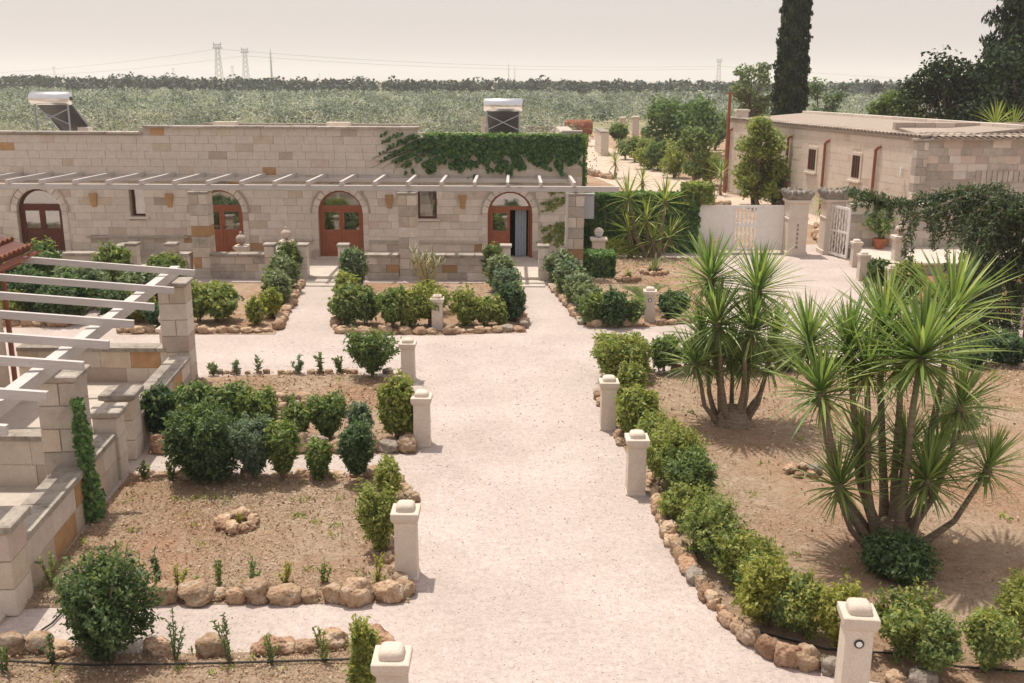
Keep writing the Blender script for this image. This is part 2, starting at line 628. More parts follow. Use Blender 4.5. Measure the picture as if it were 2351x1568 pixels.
def shrub(x, ytop, ybase, w, mat, label, form='round', name='shrub', cat='shrub', trunk=.12, dens=1.0, group=None, depth=1.0, z=0.0, lump=.16, leaf=1.0, bark='bark'):
    rng = nextrng()
    b = at(x, ybase, z)
    pm = pxm(b)
    h = max(.15, atY(x, ytop, b.y).z - z)
    r = w / 2 / pm
    e, taper = {'round': (2.3, .75), 'box': (5.0, .9), 'vase': (2.8, .42), 'cone': (2.2, .9), 'hedge': (3.2, .8), 'loose': (2.0, .6)}[form]
    z0 = trunk * h
    rz = (h - z0) / 2
    n = int(np.clip(.70 * w * (ybase - ytop) * dens, 500, 11000))
    ls = float(np.clip(8.2 / pm, .03, .12)) * leaf * rng.uniform(.82, 1.25)
    # leafy twigs reaching from the inside to a ragged outline
    per = 11
    ntw = n // per
    E, D = crown_points(rng, ntw, r, r * depth, rz, e, taper, lump if form != 'loose' else lump * 1.7, 1.0)
    rag = {'box': .10, 'hedge': .13, 'vase': .14, 'round': .16, 'cone': .15, 'loose': .26}[form]
    E = E * (1 - rag * 1.6 * rng.uniform(0, 1, ntw) ** 1.6 + rag * .6 * rng.uniform(0, 1, ntw) ** 3)[:, None]
    E[:, 2] += np.where(D[:, 2] > .2, rng.uniform(0, 1, ntw) ** 4 * h * rag * .8, 0)
    S0 = E * rng.uniform(.35, .7, ntw)[:, None] + np.array([0, 0, -.12 * rz])
    u = rng.uniform(0, 1, (ntw, per)) ** .75
    P = (S0[:, None, :] * (1 - u[..., None]) + E[:, None, :] * u[..., None]).reshape(-1, 3)
    P = P + rng.normal(size=P.shape) * ls * .42
    TW = unit(E - S0)
    T = np.repeat(TW, per, 0) + rng.normal(size=P.shape) * .75
    DD = np.repeat(D, per, 0)
    P[:, 2] += z0 + rz
    P[:, 2] = np.maximum(P[:, 2], .02)
    N = DD * .55 + rng.normal(size=P.shape) * .7 + np.array([0, 0, .4])
    Q = leafquads(P, N, ls * 1.35, ls * .62, rng, tang=T * 1.5)
    young = (u.reshape(-1) > .72) & (rng.uniform(0, 1, len(P)) < np.clip(.12 + .5 * DD[:, 2], .03, .6))
    t = thing(name, label, cat, b, group)
    inst('foliage', quadmesh('foliage', Q[~young], mat), t)
    if young.any():
        inst('young_leaves', quadmesh('young_leaves', Q[young], YOUNG.get(mat, mat)), t)
    mb = MB()
    for i in range(3 if trunk < .3 else 1):
        a = rng.uniform(0, 6.28)
        q = Vector((math.cos(a) * r * .35, math.sin(a) * r * .35, z0 + rz))
        if trunk >= .3:
            q = Vector((0, 0, z0 + rz))
        mb.tube([(q.x * .15, q.y * .15, -.03), q * .5, q], [max(.012, r * .07), max(.01, r * .05), .008], 5)
    for i in range(7):
        a = rng.uniform(0, 6.28)
        c0 = Vector((0, 0, z0 + rz * rng.uniform(.2, .9)))
        e0 = Vector((math.cos(a) * r * rng.uniform(.6, 1.0), math.sin(a) * r * depth * rng.uniform(.6, 1.0), z0 + rz * rng.uniform(.5, 2.0)))
        mb.tube([c0, c0.lerp(e0, .55) + Vector((0, 0, -.03 * h)), e0], [max(.007, r * .035), max(.005, r * .022), .003], 4)
    mb.build('stem', bark, t)
    return t


def sapling(x, ytop, ybase, w, mat, label, name='sapling', cat='sapling', stems=4, group=None, z=0.0, dens=1.0):
    rng = nextrng()
    b = at(x, ybase, z)
    pm = pxm(b)
    h = max(.1, atY(x, ytop, b.y).z - z)
    r = w / 2 / pm
    ls = float(np.clip(9.0 / pm, .03, .1))
    t = thing(name, label, cat, b, group)
    mb = MB()
    P, T = [], []
    for i in range(stems):
        a = rng.uniform(0, 6.28)
        rr = r * rng.uniform(.45, 1.1) if i else r * .25
        hh = h * (1 if i == 0 else rng.uniform(.55, .95))
        p0 = Vector((rng.normal() * .01, rng.normal() * .01, -.02))
        p2 = Vector((math.cos(a) * rr, math.sin(a) * rr, hh))
        p1 = (p0 + p2) / 2 + Vector((0, 0, hh * .12))
        mb.tube([p0, p1, p2], [.008, .006, .003], 4)
        m = int((9 + hh * pm / 6) * dens)
        for j in range(m):
            u = rng.uniform(.12, 1.0)
            c = p0 * (1 - u) ** 2 + p1 * 2 * u * (1 - u) + p2 * u * u
            d = rng.normal(size=3)
            d = d / np.linalg.norm(d)
            d[2] = abs(d[2]) * .8 + .25
            P.append(np.array(c) + d * ls * .5)
            T.append(d)
    P, T = np.array(P), np.array(T)
    Q = leafquads(P, rng.normal(size=P.shape) + np.array([0, 0, .6]), ls * 1.35, ls * .55, rng, tang=T * 2)
    inst('foliage', quadmesh('foliage', Q, mat), t)
    mb.build('stem', 'bark', t)
    return t


def tree(b, h, rx, mat, label, name='broadleaf_tree', cat='tree', ry=None, trunk_h=.3, trunk_r=None, blobs=14, dens=1.0, bark='bark', leaf=.16, group=None, zc=.62, sparse=.5, seed=None):
    """trunk with limbs, each limb carries leaf clumps"""
    rng = nextrng()
    ry = ry or rx
    trunk_r = trunk_r or h * .022
    t = thing(name, label, cat, b, group)
    mb = MB()
    top = Vector((rng.normal() * .05 * h, rng.normal() * .04 * h, h * .62))
    fork = Vector((top.x * .4, top.y * .4, h * trunk_h))
    mb.tube([(0, 0, -.1), fork * .5, fork, top], [trunk_r * 1.3, trunk_r, trunk_r * .85, trunk_r * .3], 7)
    PP, DD = [], []
    for i in range(blobs):
        a = i * 2.39996 + rng.uniform(-.4, .4)
        zz = rng.uniform(-.85, .9)
        rr = math.sqrt(max(0, 1 - zz * zz)) * rng.uniform(.55, 1.0)
        c = Vector((math.cos(a) * rr * rx * .8, math.sin(a) * rr * ry * .8, h * zc + zz * h * (1 - zc) * .85))
        st = fork.lerp(top, rng.uniform(0, .8))
        mid = st.lerp(c, .55) + Vector((0, 0, -.04 * h))
        mb.tube([st, mid, c], [trunk_r * .42, trunk_r * .25, trunk_r * .08], 5)
        n = int(170 * dens)
        br = rx * rng.uniform(.28, .46)
        d = unit(rng.normal(size=(n, 3)))
        rad = (.25 + .75 * rng.uniform(0, 1, n) ** sparse) * (1 + .25 * np.sin(d @ (rng.normal(size=3) * 3)))
        PP.append(np.array(c) + d * rad[:, None] * np.array([br, br, br * .8]))
        DD.append(d)
    P, D = np.vstack(PP), np.vstack(DD)
    N = D * .6 + rng.normal(size=P.shape) * .7 + np.array([0, 0, .4])
    inst('crown', quadmesh('crown', leafquads(P, N, leaf * 1.2, leaf * .75, rng), mat), t)
    mb.build('trunk', bark, t)
    return t

# ================================================================== GROUND
def sheet(name, poly, z, mat, lift=0.0):
    """flat polygon; with lift the inside is tessellated and gently uneven"""
    bm = bmesh.new()
    vs_ = [bm.verts.new((p[0], p[1], z)) for p in poly]
    f = bm.faces.new(vs_)
    if f.normal.z < 0:
        f.normal_flip()
    if lift:
        bmesh.ops.triangulate(bm, faces=bm.faces)
        for _ in range(5):
            es = [e for e in bm.edges if e.calc_length() > .45]
            if not es:
                break
            bmesh.ops.subdivide_edges(bm, edges=es, cuts=1)
            bmesh.ops.triangulate(bm, faces=bm.faces)
        bd = {v for e in bm.edges if e.is_boundary for v in e.verts}
        for v in bm.verts:
            if v not in bd:
                v.co.z += lift * (.75 + .55 * noise.noise(v.co * .9) + .35 * noise.noise(v.co * 3.1))
    me = bpy.data.meshes.new(name)
    bm.to_mesh(me)
    bm.free()
    me.shade_smooth()
    me.materials.append(MATS[mat])
    return structure(inst(name, me))


def px(poly, z=0.0):
    return [(at(x, y, z).x, at(x, y, z).y) for x, y in poly]


sheet('ground', [(-5500, -400), (5500, -400), (5500, 7000), (-5500, 7000)], -.02, 'field_earth')
sheet('yard_earth', [(-60, -30), (60, -30), (60, 62), (24, 62), (22, 118), (-60, 118)], -.012, 'dry_soil')
sheet('gravel_courtyard', [(-26, -25), (26, -25), (26, 33.6), (11.2, 34.6), (11.2, 36.2), (9.2, 36.2), (9.2, 34.6), (-26, 34.6)], 0.0, 'gravel')
road = [(1338, 322), (1336, 372), (1345, 398), (1415, 428), (1560, 462), (1700, 478), (1880, 520), (1890, 470), (1700, 452), (1600, 425), (1530, 400), (1440, 355), (1390, 335), (1372, 320)]
sheet('dirt_road', px(road), -.004, 'dirt_road')

BEDS = dict(
    A=[(272, 768), (632, 768), (668, 705), (692, 650), (350, 650)],
    A2=[(-90, 752), (150, 752), (235, 692), (290, 650), (-90, 650)],
    B=[(766, 767), (985, 770), (1210, 764), (1190, 705), (1168, 650), (792, 650)],
    C=[(1262, 650), (1300, 700), (1345, 752), (1470, 752), (1592, 742), (1650, 700), (1612, 592), (1300, 592)],
    D=[(452, 868), (560, 862), (800, 858), (905, 868), (935, 950), (955, 1042), (650, 1044), (338, 1042), (430, 900)],
    E=[(299, 1088), (870, 1092), (925, 1110), (958, 1150), (935, 1260), (940, 1384), (640, 1388), (330, 1388), (46, 1398)],
    F=[(-80, 1500), (330, 1502), (600, 1498), (770, 1490), (850, 1468), (905, 1505), (880, 1650), (860, 2000), (-400, 2000)],
    G=[(1372, 868), (1388, 935), (1440, 1045), (1492, 1135), (1532, 1235), (1600, 1345), (1682, 1452), (1785, 1522), (1900, 1548), (2100, 1580), (2600, 1680), (3000, 1250), (2600, 845), (1900, 848), (1480, 858)],
    H=[(1975, 645), (2040, 692), (2130, 735), (2600, 735), (2600, 612), (1990, 612)],
)
BEDW = {}
for nme, poly in BEDS.items():
    BEDW[nme] = px(poly)
    sheet('garden_bed', BEDW[nme], .006, 'red_soil' if nme in ('H',) else 'dry_soil', .035)


# straw and dead leaves lying in the beds
def inside(poly, X, Y):
    r = np.zeros(len(X), bool)
    n = len(poly)
    for i in range(n):
        x0, y0 = poly[i]
        x1, y1 = poly[(i + 1) % n]
        c = ((y0 > Y) != (y1 > Y))
        xi = (x1 - x0) * (Y - y0) / ((y1 - y0) if y1 != y0 else 1e-9) + x0
        r ^= c & (X < xi)
    return r


rng = np.random.default_rng(5)
SQ = []
for nme, cnt in dict(A=1800, B=3000, C=5000, D=9000, E=20000, F=11000, G=34000, H=1500).items():
    poly = BEDW[nme]
    a = np.array(poly)
    lo, hi = a.min(0), a.max(0)
    hi = np.minimum(hi, [13, 40])
    lo = np.maximum(lo, [-12, 6])
    X = rng.uniform(lo[0], hi[0], cnt * 2)
    Y = rng.uniform(lo[1], hi[1], cnt * 2)
    ok = inside(poly, X, Y)
    X, Y = X[ok][:cnt], Y[ok][:cnt]
    dn = np.array([noise.noise(Vector((x * .7, y * .7, 3.3))) for x, y in zip(X, Y)])
    kp = dn > rng.uniform(-.45, .35, len(dn))
    X, Y = X[kp], Y[kp]
    P = np.stack([X, Y, np.full(len(X), .05)], 1)
    sz = np.clip(.0016 * Y, .02, .05)
    T = rng.normal(size=P.shape)
    T[:, 2] *= .35
    N = rng.normal(size=P.shape) * .4 + np.array([0, 0, 1])
    SQ.append(leafquads(P, N, sz * 2.4, sz * .5, rng, tang=T * 3))
stuff(tag(inst('dry_grass', quadmesh('dry_grass', np.vstack(SQ), 'straw')), 'straw coloured dry grass and dead leaves scattered over the garden beds', 'dry grass'))

# weeds, fallen leaves and clods
rng = np.random.default_rng(15)
WQ, LQ, CQ = [], [], []
for nme, cnt in dict(C=14, D=18, E=45, F=60, G=50).items():
    poly = BEDW[nme]
    a = np.array(poly)
    lo, hi = np.maximum(a.min(0), [-9, 6.5]), np.minimum(a.max(0), [12, 40])
    X = rng.uniform(lo[0], hi[0], cnt * 3)
    Y = rng.uniform(lo[1], hi[1], cnt * 3)
    ok = inside(poly, X, Y)
    X, Y = X[ok][:cnt], Y[ok][:cnt]
    for x, y in zip(X, Y):
        m_ = rng.integers(5, 12)
        P = np.stack([x + rng.normal(size=m_) * .05, y + rng.normal(size=m_) * .05, np.full(m_, .06)], 1)
        T = rng.normal(size=P.shape) * .5 + np.array([0, 0, .8])
        WQ.append(leafquads(P, rng.normal(size=P.shape), .07 + .002 * y, .018 + .0006 * y, rng, tang=T * 2))
    n2 = cnt * 45
    X = rng.uniform(lo[0], hi[0], n2 * 2)
    Y = rng.uniform(lo[1], hi[1], n2 * 2)
    ok = inside(poly, X, Y)
    X, Y = X[ok][:n2], Y[ok][:n2]
    P = np.stack([X, Y, np.full(len(X), .055)], 1)
    CQ.append(leafquads(P, rng.normal(size=P.shape) * .8 + np.array([0, -.3, 1]), np.clip(.0032 * Y, .03, .07), np.clip(.0026 * Y, .025, .06), rng))
stuff(tag(inst('bed_weeds', quadmesh('bed_weeds', np.vstack(WQ), 'leaf_bright')), 'small green weeds sprouting in the dry garden beds', 'weeds'))
stuff(tag(inst('soil_clods', quadmesh('soil_clods', np.vstack(CQ), 'clod')), 'loose reddish clods and crumbs of earth on the beds', 'clods'))

rng = np.random.default_rng(8)
n = 13000
Y = rng.uniform(6.3, 22, n)
X = rng.uniform(-.62, .62, n) * Y
ok = np.ones(n, bool)
for poly in BEDW.values():
    ok &= ~inside(poly, X, Y)
ok &= X > -5.6
P = np.stack([X[ok], Y[ok], np.full(ok.sum(), .006)], 1)
sz = np.clip(.0016 * P[:, 1], .012, .028) * rng.uniform(.6, 1.5, len(P))
stuff(tag(inst('loose_pebbles', quadmesh('loose_pebbles', leafquads(P, rng.normal(size=P.shape) * .35 + np.array([0, 0, 1]), sz, sz * .9, rng), 'pebble')), 'loose pebbles and chips lying on the pale gravel', 'pebbles'))

# ================================================================== STONES AS PIECES
rnd = random.Random(7)
BLOCK = {}


def blockmesh(mat):
    if mat not in BLOCK:
        mb = MB()
        c = .018
        mb.add([(-.5, -.5 + c, -.5), (.5, -.5 + c, -.5), (.5, .5, -.5), (-.5, .5, -.5), (-.5, -.5 + c, .5), (.5, -.5 + c, .5), (.5, .5, .5), (-.5, .5, .5),
                (-.5 + c, -.5, -.5 + c * 1.5), (.5 - c, -.5, -.5 + c * 1.5), (.5 - c, -.5, .5 - c * 1.5), (-.5 + c, -.5, .5 - c * 1.5)],
               [(3, 2, 1, 0), (4, 5, 6, 7), (1, 2, 6, 5), (2, 3, 7, 6), (3, 0, 4, 7), (8, 9, 10, 11), (0, 1, 9, 8), (1, 5, 10, 9), (5, 4, 11, 10), (4, 0, 8, 11)])
        BLOCK[mat] = mb.mesh('stone_block', mat)
    return BLOCK[mat]


def pick(w):
    r = rnd.random() * sum(p for _, p in w)
    for m_, p in w:
        r -= p
        if r <= 0:
            return m_
    return w[-1][0]


PALE = [('stone_pale', 84), ('stone_tan', 8), ('stone_pink', 5), ('stone_ochre', 2)]
GREYW = [('stone_grey', 60), ('stone_pale', 25), ('stone_tan', 12), ('stone_ochre', 3)]
WARMW = [('stone_tan', 28), ('stone_pale', 50), ('stone_pink', 14), ('stone_ochre', 2)]


def stone_face(parent, x0, x1, z0, z1, yface, ch, bl, weights, openings=(), limit=300, depth=.06, prouder=.012, gap=.006, mat4=None, name='stone', prefer=None, top=None):
    """courses of stone blocks on the plane y = yface (front towards -y) in the parent's frame.
    openings: (xa, xb, za, zb) rectangles and (xa, xb, za, zspring, 'arch'); top(x) = wall height"""
    cand = []
    nrow = max(1, round((z1 - z0) / ch))
    rh = (z1 - z0) / nrow
    for r in range(nrow):
        za, zb = z0 + r * rh, z0 + (r + 1) * rh
        cuts = []
        for o in openings:
            if len(o) == 5:
                xa, xb, oz, sp, _ = o
                R = (xb - xa) / 2
                if za >= sp + R - .02 or zb <= oz:
                    continue
                hw = R if za <= sp else math.sqrt(max(0, R * R - (za - sp) ** 2))
                cuts.append(((xa + xb) / 2 - hw, (xa + xb) / 2 + hw))
            else:
                xa, xb, oz, ot = o
                if zb - .03 <= oz or za + .03 >= ot:
                    continue
                cuts.append((xa, xb))
        x = x0 - rnd.uniform(0, bl * .9)
        while x < x1:
            ln = bl * rnd.uniform(.7, 1.35)
            segs = [(max(x, x0), min(x + ln, x1))]
            for ca, cb in cuts:
                ns = []
                for a, b in segs:
                    if b <= ca or a >= cb:
                        ns.append((a, b))
                    else:
                        if a < ca:
                            ns.append((a, ca))
                        if b > cb:
                            ns.append((cb, b))
                segs = ns
            for a, b in segs:
                if b - a > .07:
                    zt = zb
                    if top:
                        zt = min(zb, top((a + b) / 2))
                        if zt - za < .06:
                            continue
                    cand.append((a, b, za, zt, pick(weights)))
            x += ln
    if prefer:
        cand.sort(key=prefer)
    else:
        cand.sort(key=lambda c: -(c[1] - c[0]))
    rest = {}
    for i, (a, b, za, zb, mt) in enumerate(cand):
        pr = rnd.uniform(0, prouder)
        c = ((a + b) / 2, yface - pr + depth / 2, (za + zb) / 2)
        sc_ = (b - a - gap, depth, zb - za - gap)
        if i < limit:
            inst(name, blockmesh(mt), parent, c, (0, 0, 0), sc_)
        else:
            rest.setdefault(mt, MB()).box(a + gap / 2, b - gap / 2, yface - pr, yface - pr + depth, za + gap / 2, zb - gap / 2)
    if rest:
        # the remaining stones, joined: one part, several materials
        mb = MB()
        idx = []
        names = list(rest)
        for j, mt in enumerate(names):
            idx += [j] * len(rest[mt].f)
            mb.add(rest[mt].v, rest[mt].f)
        me = mb.mesh('stonework', names[0])
        for mt in names[1:]:
            me.materials.append(MATS[mt])
        me.polygons.foreach_set('material_index', idx)
        stuff(inst('stonework', me, parent))


def stone_pillar(parent, x, y, w, z0, z1, ch, weights, capmat='coping_stone', cap=.09, name='pillar', capw=.06):
    core = box(x - w / 2 + .02, x + w / 2 - .02, y - w / 2 + .02, y + w / 2 - .02, z0, z1).build(name, 'mortar', parent)
    n = max(1, round((z1 - z0) / ch))
    rh = (z1 - z0) / n
    for r in range(n):
        if r % 2:
            s = rnd.uniform(.38, .62) * w
            parts = [(x - w / 2, x - w / 2 + s), (x - w / 2 + s, x + w / 2)]
        else:
            parts = [(x - w / 2, x + w / 2)]
        for a, b in parts:
            pr = rnd.uniform(0, .006)
            inst('stone', blockmesh(pick(weights)), core, ((a + b) / 2, y - pr, z0 + (r + .5) * rh), (0, 0, 0), (b - a - .012, w, rh - .012))
    if cap:
        c = w / 2 + capw
        MB().sqlathe([(w / 2 + .01, 0), (c, .03), (c, cap), (c - .02, cap + .015)], (x, y, z1)).build('cap', capmat, core)
    return core


# ================================================================== LONG STONE HOUSE
YH = 32.2
GX = lambda x, Y=YH, y=500: atY(x, y, Y).x
GZ = lambda y, x=700, Y=YH: atY(x, y, Y).z
house = thing('stone_house', 'long flat-roofed pale stone house with four arched doors behind the courtyard', 'house')
HX0, HX1 = -21.0, GX(1335)
ZT = GZ(294, 600)
ZL = GZ(306, 100)
ZR = GZ(319, 1150)
XA, XB = GX(330, YH, 300), GX(962, YH, 300)
htop = lambda x: ZL if x < XA else (ZT if x < XB else ZR)
DW = 1.45
doors = [GX(92), GX(506), GX(782), GX(1171)]
ZF = .10
DTOP = GZ(437, 782)
SPR = DTOP - DW / 2
arch_open = [(d - DW / 2, d + DW / 2, ZF, SPR, 'arch') for d in doors]
WIN = [(GX(301), GX(335), GZ(497, 318), GZ(430, 318)), (GX(960), GX(1003), GZ(502, 981), GZ(430, 981))]
OPEN = arch_open + WIN
# core wall with true openings
mb = MB()
xs = HX0
yc0, yc1 = YH + .02, YH + .5
for o in sorted(OPEN, key=lambda o: o[0]):
    mb.box(xs, o[0], yc0, yc1, 0, htop((xs + o[0]) / 2))
    t_ = htop((o[0] + o[1]) / 2)
    if len(o) == 5:
        R = DW / 2
        cx = (o[0] + o[1]) / 2
        arc = [(cx + R * math.cos(a), SPR + R * math.sin(a)) for a in np.linspace(math.pi, 0, 17)]
        for (xa, za), (xb, zb) in zip(arc[:-1], arc[1:]):
            mb.add([(xa, yc0, za), (xb, yc0, zb), (xb, yc0, t_), (xa, yc0, t_), (xa, yc1, za), (xb, yc1, zb), (xb, yc1, t_), (xa, yc1, t_)],
                   [(0, 1, 2, 3), (7, 6, 5, 4), (0, 4, 5, 1), (3, 2, 6, 7)])
        mb.box(o[0], o[1], yc0, yc1, 0, ZF - .003)
    else:
        mb.box(o[0], o[1], yc0, yc1, 0, o[2])
        mb.box(o[0], o[1], yc0, yc1, o[3], t_)
    xs = o[1]
mb.box(xs, HX1, yc0, yc1, 0, ZR)
mb.box(HX1 - .5, HX1, yc1 + .003, YH + 9, 0, ZR)
wall = mb.build('wall', 'mortar', house)
stone_face(wall, HX0, HX1, ZF, ZT, YH, .25, .48, PALE, OPEN, limit=300, top=htop, prouder=.014,
           prefer=lambda c: (c[0] < -17, 0 if c[4] != 'stone_pale' else 1, abs(c[2] - 1.3)))
# parapet copings
par = MB()
for xa, xb, zt in ((HX0, XA, ZL), (XA, XB, ZT), (XB, HX1, ZR)):
    x = xa
    while x < xb - .05:
        ln = min(rnd.uniform(.7, 1.2), xb - x)
        inst('coping', blockmesh('coping_stone'), house, (x + ln / 2, YH + .18, zt + .03 + rnd.uniform(-.006, .008)), (0, 0, rnd.uniform(-.01, .01)), (ln - .015, .6, .06))
        x += ln
box(HX0, HX1 - .5, yc1 + .004, YH + 9, 3.55, 3.68).build('roof', 'paving_stone', house)
# rear parapet seen over the front one, with pale blocks on it
rp_ = box(GX(474, 35.5), GX(962, 35.5), 35.5, 35.9, 3.69, GZ(284, 700, 35.5)).build('roof_kerb', 'capital_stone', house)
for xa, xb in ((508, 560), (760, 812)):
    box(GX(xa, 35.3), GX(xb, 35.3), 35.1, 35.49, 3.69, GZ(280, 700, 35.3)).build('roof_vent', 'stone_pale', house)
box(GX(962, 38), GX(1290, 38), 38.0, 38.4, 3.69, GZ(305, 1100, 38)).build('roof_kerb', 'coping_stone', house)
box(GX(1285, 33), HX1 - .02, YH - .06, YH + .55, ZR + .1, ZR + .26).build('coping_block', 'coping_stone', house)
# arches
for d in doors:
    R1, R2 = DW / 2, DW / 2 + .19
    nv = 11
    for i in range(nv):
        a0, a1 = math.pi * i / nv, math.pi * (i + 1) / nv
        g = .012
        poly = [(d + r * math.cos(a), SPR + r * math.sin(a)) for r, a in ((R1, a0 + g), (R2, a0 + g), (R2, a1 - g), (R1, a1 - g))]
        MB().prismY(poly, YH - .035, YH + .05).build('voussoir', 'stone_pale', house)
    # thin projecting hood over the arch
    hood = MB()
    arc = np.linspace(0, math.pi, 19)
    for a, b in zip(arc[:-1], arc[1:]):
        poly = [(d + r * math.cos(t_), SPR + r * math.sin(t_)) for r, t_ in ((R2 + .01, a), (R2 + .06, a), (R2 + .06, b), (R2 + .01, b))]
        hood.prismY(poly, YH - .055, YH + .04)
    hood.build('arch_hood', 'stone_grey', house)
    for s in (-1, 1):
        z = ZF
        while z < SPR - .05:
            hh = min(rnd.uniform(.24, .36), SPR - z)
            inst('jamb_stone', blockmesh(pick(PALE)), house, (d + s * (R1 + .095), YH + .01, z + hh / 2), (0, 0, 0), (.18, .09, hh - .01))
            z += hh
    box(d - R1 - .1, d + R1 + .1, YH - .25, YH + .45, ZF + .003, ZF + .05).build('threshold', 'paving_stone', house)


def door_parts(d, wood, open_right, curtain):
    yb = YH + .20
    R = DW / 2
    zb = ZF + .05
    fr = MB()
    arc = np.linspace(0, math.pi, 19)
    for a, b in zip(arc[:-1], arc[1:]):
        fr.prismY([(d + r * math.cos(t_), SPR + r * math.sin(t_)) for r, t_ in ((R - .075, a), (R, a), (R, b), (R - .075, b))], yb - .05, yb + .05)
    fr.box(d - R, d - R + .075, yb - .05, yb + .05, zb, SPR)
    fr.box(d + R - .075, d + R, yb - .05, yb + .05, zb, SPR)
    zt = SPR + .16
    hw = math.sqrt((R - .07) ** 2 - .16 ** 2)
    fr.box(d - hw, d + hw, yb - .055, yb + .045, zt - .06, zt + .06)
    o = fr.build('door', wood, house)
    # fanlight
    pts = [(d + (R - .076) * math.cos(a), SPR + (R - .076) * math.sin(a)) for a in np.linspace(.22, math.pi - .22, 15)]
    pts = [(x, z) for x, z in pts if z > zt + .05]
    MB().prismY([(pts[0][0], zt + .061)] + pts + [(pts[-1][0], zt + .061)], yb + .0, yb + .012).build('fanlight_pane', 'glass', o)
    for s in ((-1,) if open_right else (-1, 1)):
        xa, xb = (d - R + .078, d - .004) if s < 0 else (d + .004, d + R - .078)
        zm = zb + .82
        lf = MB()
        lf.box(xa, xa + .085, yb - .03, yb + .03, zb, zt - .061)
        lf.box(xb - .085, xb, yb - .03, yb + .03, zb, zt - .061)
        lf.box(xa + .085, xb - .085, yb - .028, yb + .028, zt - .16, zt - .061)
        lf.box(xa + .085, xb - .085, yb - .028, yb + .028, zm - .05, zm + .05)
        lf.box(xa + .085, xb - .085, yb - .028, yb + .028, zb, zb + .12)
        L = lf.build('leaf', wood, o)
        box(xa + .087, xb - .087, yb - .016, yb + .016, zb + .12, zm - .051).build('panel', wood, o)
        box(xa + .13, xb - .13, yb - .026, yb - .0165, zb + .2, zm - .14, ch=0).build('raised_panel', wood, o)
        box(xa + .086, xb - .086, yb - .004, yb + .006, zm + .05, zt - .161).build('pane', 'glass', o)
        if s > 0:
            MB().bar((xa + .04, yb - .07, zm + .12), (xa + .16, yb - .07, zm + .12), .02).bar((xa + .04, yb - .03, zm + .12), (xa + .04, yb - .075, zm + .12), .02).build('handle', 'ring_black', o)
        if curtain:
            # gathered curtain behind the pane
            n = 15
            v = []
            for j in range(n):
                xx = xa + .06 + (xb - xa - .12) * j / (n - 1)
                yy = yb + .12 + .02 * math.sin(j * 2.1)
                v += [(xx, yy, zm - .1), (xx, yy, zm + (.42 if s > 0 else .6))]
            MB().add(v, [(2 * j, 2 * j + 2, 2 * j + 3, 2 * j + 1) for j in range(n - 1)]).build('curtain', 'curtain_cloth', o)
    if open_right:
        # the right leaf stands open inwards; a grey cloth hangs in the opening
        xh = d + R - .09
        box(xh - .04, xh, yb + .06, yb + .68, zb, zt - .07).build('open_leaf', wood, o)
        n = 13
        v = []
        for j in range(n):
            xx = d + .17 + .36 * j / (n - 1)
            yy = yb + .1 + .015 * math.sin(j * 1.9)
            v += [(xx, yy, zb + .02), (xx, yy, zt - .06)]
        MB().add(v, [(2 * j, 2 * j + 2, 2 * j + 3, 2 * j + 1) for j in range(n - 1)]).build('door_cloth', 'grey_cloth', o)
    return o


for i, d in enumerate(doors):
    o = door_parts(d, 'dark_wood' if i == 0 else 'door_wood', i == 3, i != 3 or True)
# dim rooms behind the openings
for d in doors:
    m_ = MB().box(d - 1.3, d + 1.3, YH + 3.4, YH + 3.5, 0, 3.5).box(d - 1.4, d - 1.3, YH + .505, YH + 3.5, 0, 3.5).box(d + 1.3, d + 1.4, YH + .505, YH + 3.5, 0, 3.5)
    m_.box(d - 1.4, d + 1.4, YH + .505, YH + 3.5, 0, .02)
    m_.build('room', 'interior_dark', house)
for i, (xa, xb, za, zb) in enumerate(WIN):
    yb = YH + (.26 if i == 0 else .12)
    f = MB()
    f.box(xa, xa + .06, yb - .03, yb + .03, za, zb).box(xb - .06, xb, yb - .03, yb + .03, za, zb)
    f.box(xa + .06, xb - .06, yb - .03, yb + .03, za, za + .06).box(xa + .06, xb - .06, yb - .03, yb + .03, zb - .06, zb)
    w = f.build('window', 'dark_wood', house)
    box(xa + .061, xb - .061, yb, yb + .008, za + .061, zb - .061).build('pane', 'glass', w)
    box(xa + .061, xb - .061, yb + .05, yb + .06, za + .061, zb - .061).build('curtain', 'grey_cloth', w)
    box(xa - .12, xb + .12, YH - .10, YH + .3, za - .07, za - .004).build('sill', 'stone_pale', w)
# stone benches and wall lamps
for xa, xb, y in ((195, 430, 548), (600, 716, 553), (846, 925, 555), (952, 1116, 555)):
    z = GZ(y - 4, 700)
    box(GX(xa), GX(xb), YH - .09, YH + .05, z - .05, z).build('wall_ledge', 'stone_grey', house)
for x in (220, 393, 895, 1062):
    c = GX(x)
    zt, zb = GZ(446, 700), GZ(477, 700)
    MB().add([(c - .125, YH - .11, zt), (c + .125, YH - .11, zt), (c + .125, YH + .02, zt), (c - .125, YH + .02, zt), (c - .07, YH - .05, zb), (c + .07, YH - .05, zb), (c + .07, YH + .02, zb), (c - .07, YH + .02, zb)],
             [(0, 1, 2, 3), (7, 6, 5, 4), (0, 4, 5, 1), (1, 5, 6, 2), (3, 7, 4, 0), (2, 6, 7, 3)]).build('wall_lamp', 'stone_ochre', house)

# ------------------------------------------------------------------ veranda
YV = 29.3
structure(box(HX0, HX1 - .1, YV - .12, YH - .003, -.05, ZF).build('veranda_floor', 'paving_stone'))
for xa, xb, yb_ in ((GX(696, 29, 640), GX(790, 29, 640), 657), (GX(1168, 29, 640), GX(1250, 29, 640), 656)):
    y0 = at(740, yb_).y
    s_ = structure(box(xa, xb, y0, YV - .123, -.02, .02).build('door_path', 'paving_stone'))
    structure(box(xa, xb, y0 - .07, y0 - .003, -.02, .012).build('path_edging', 'capital_stone'))


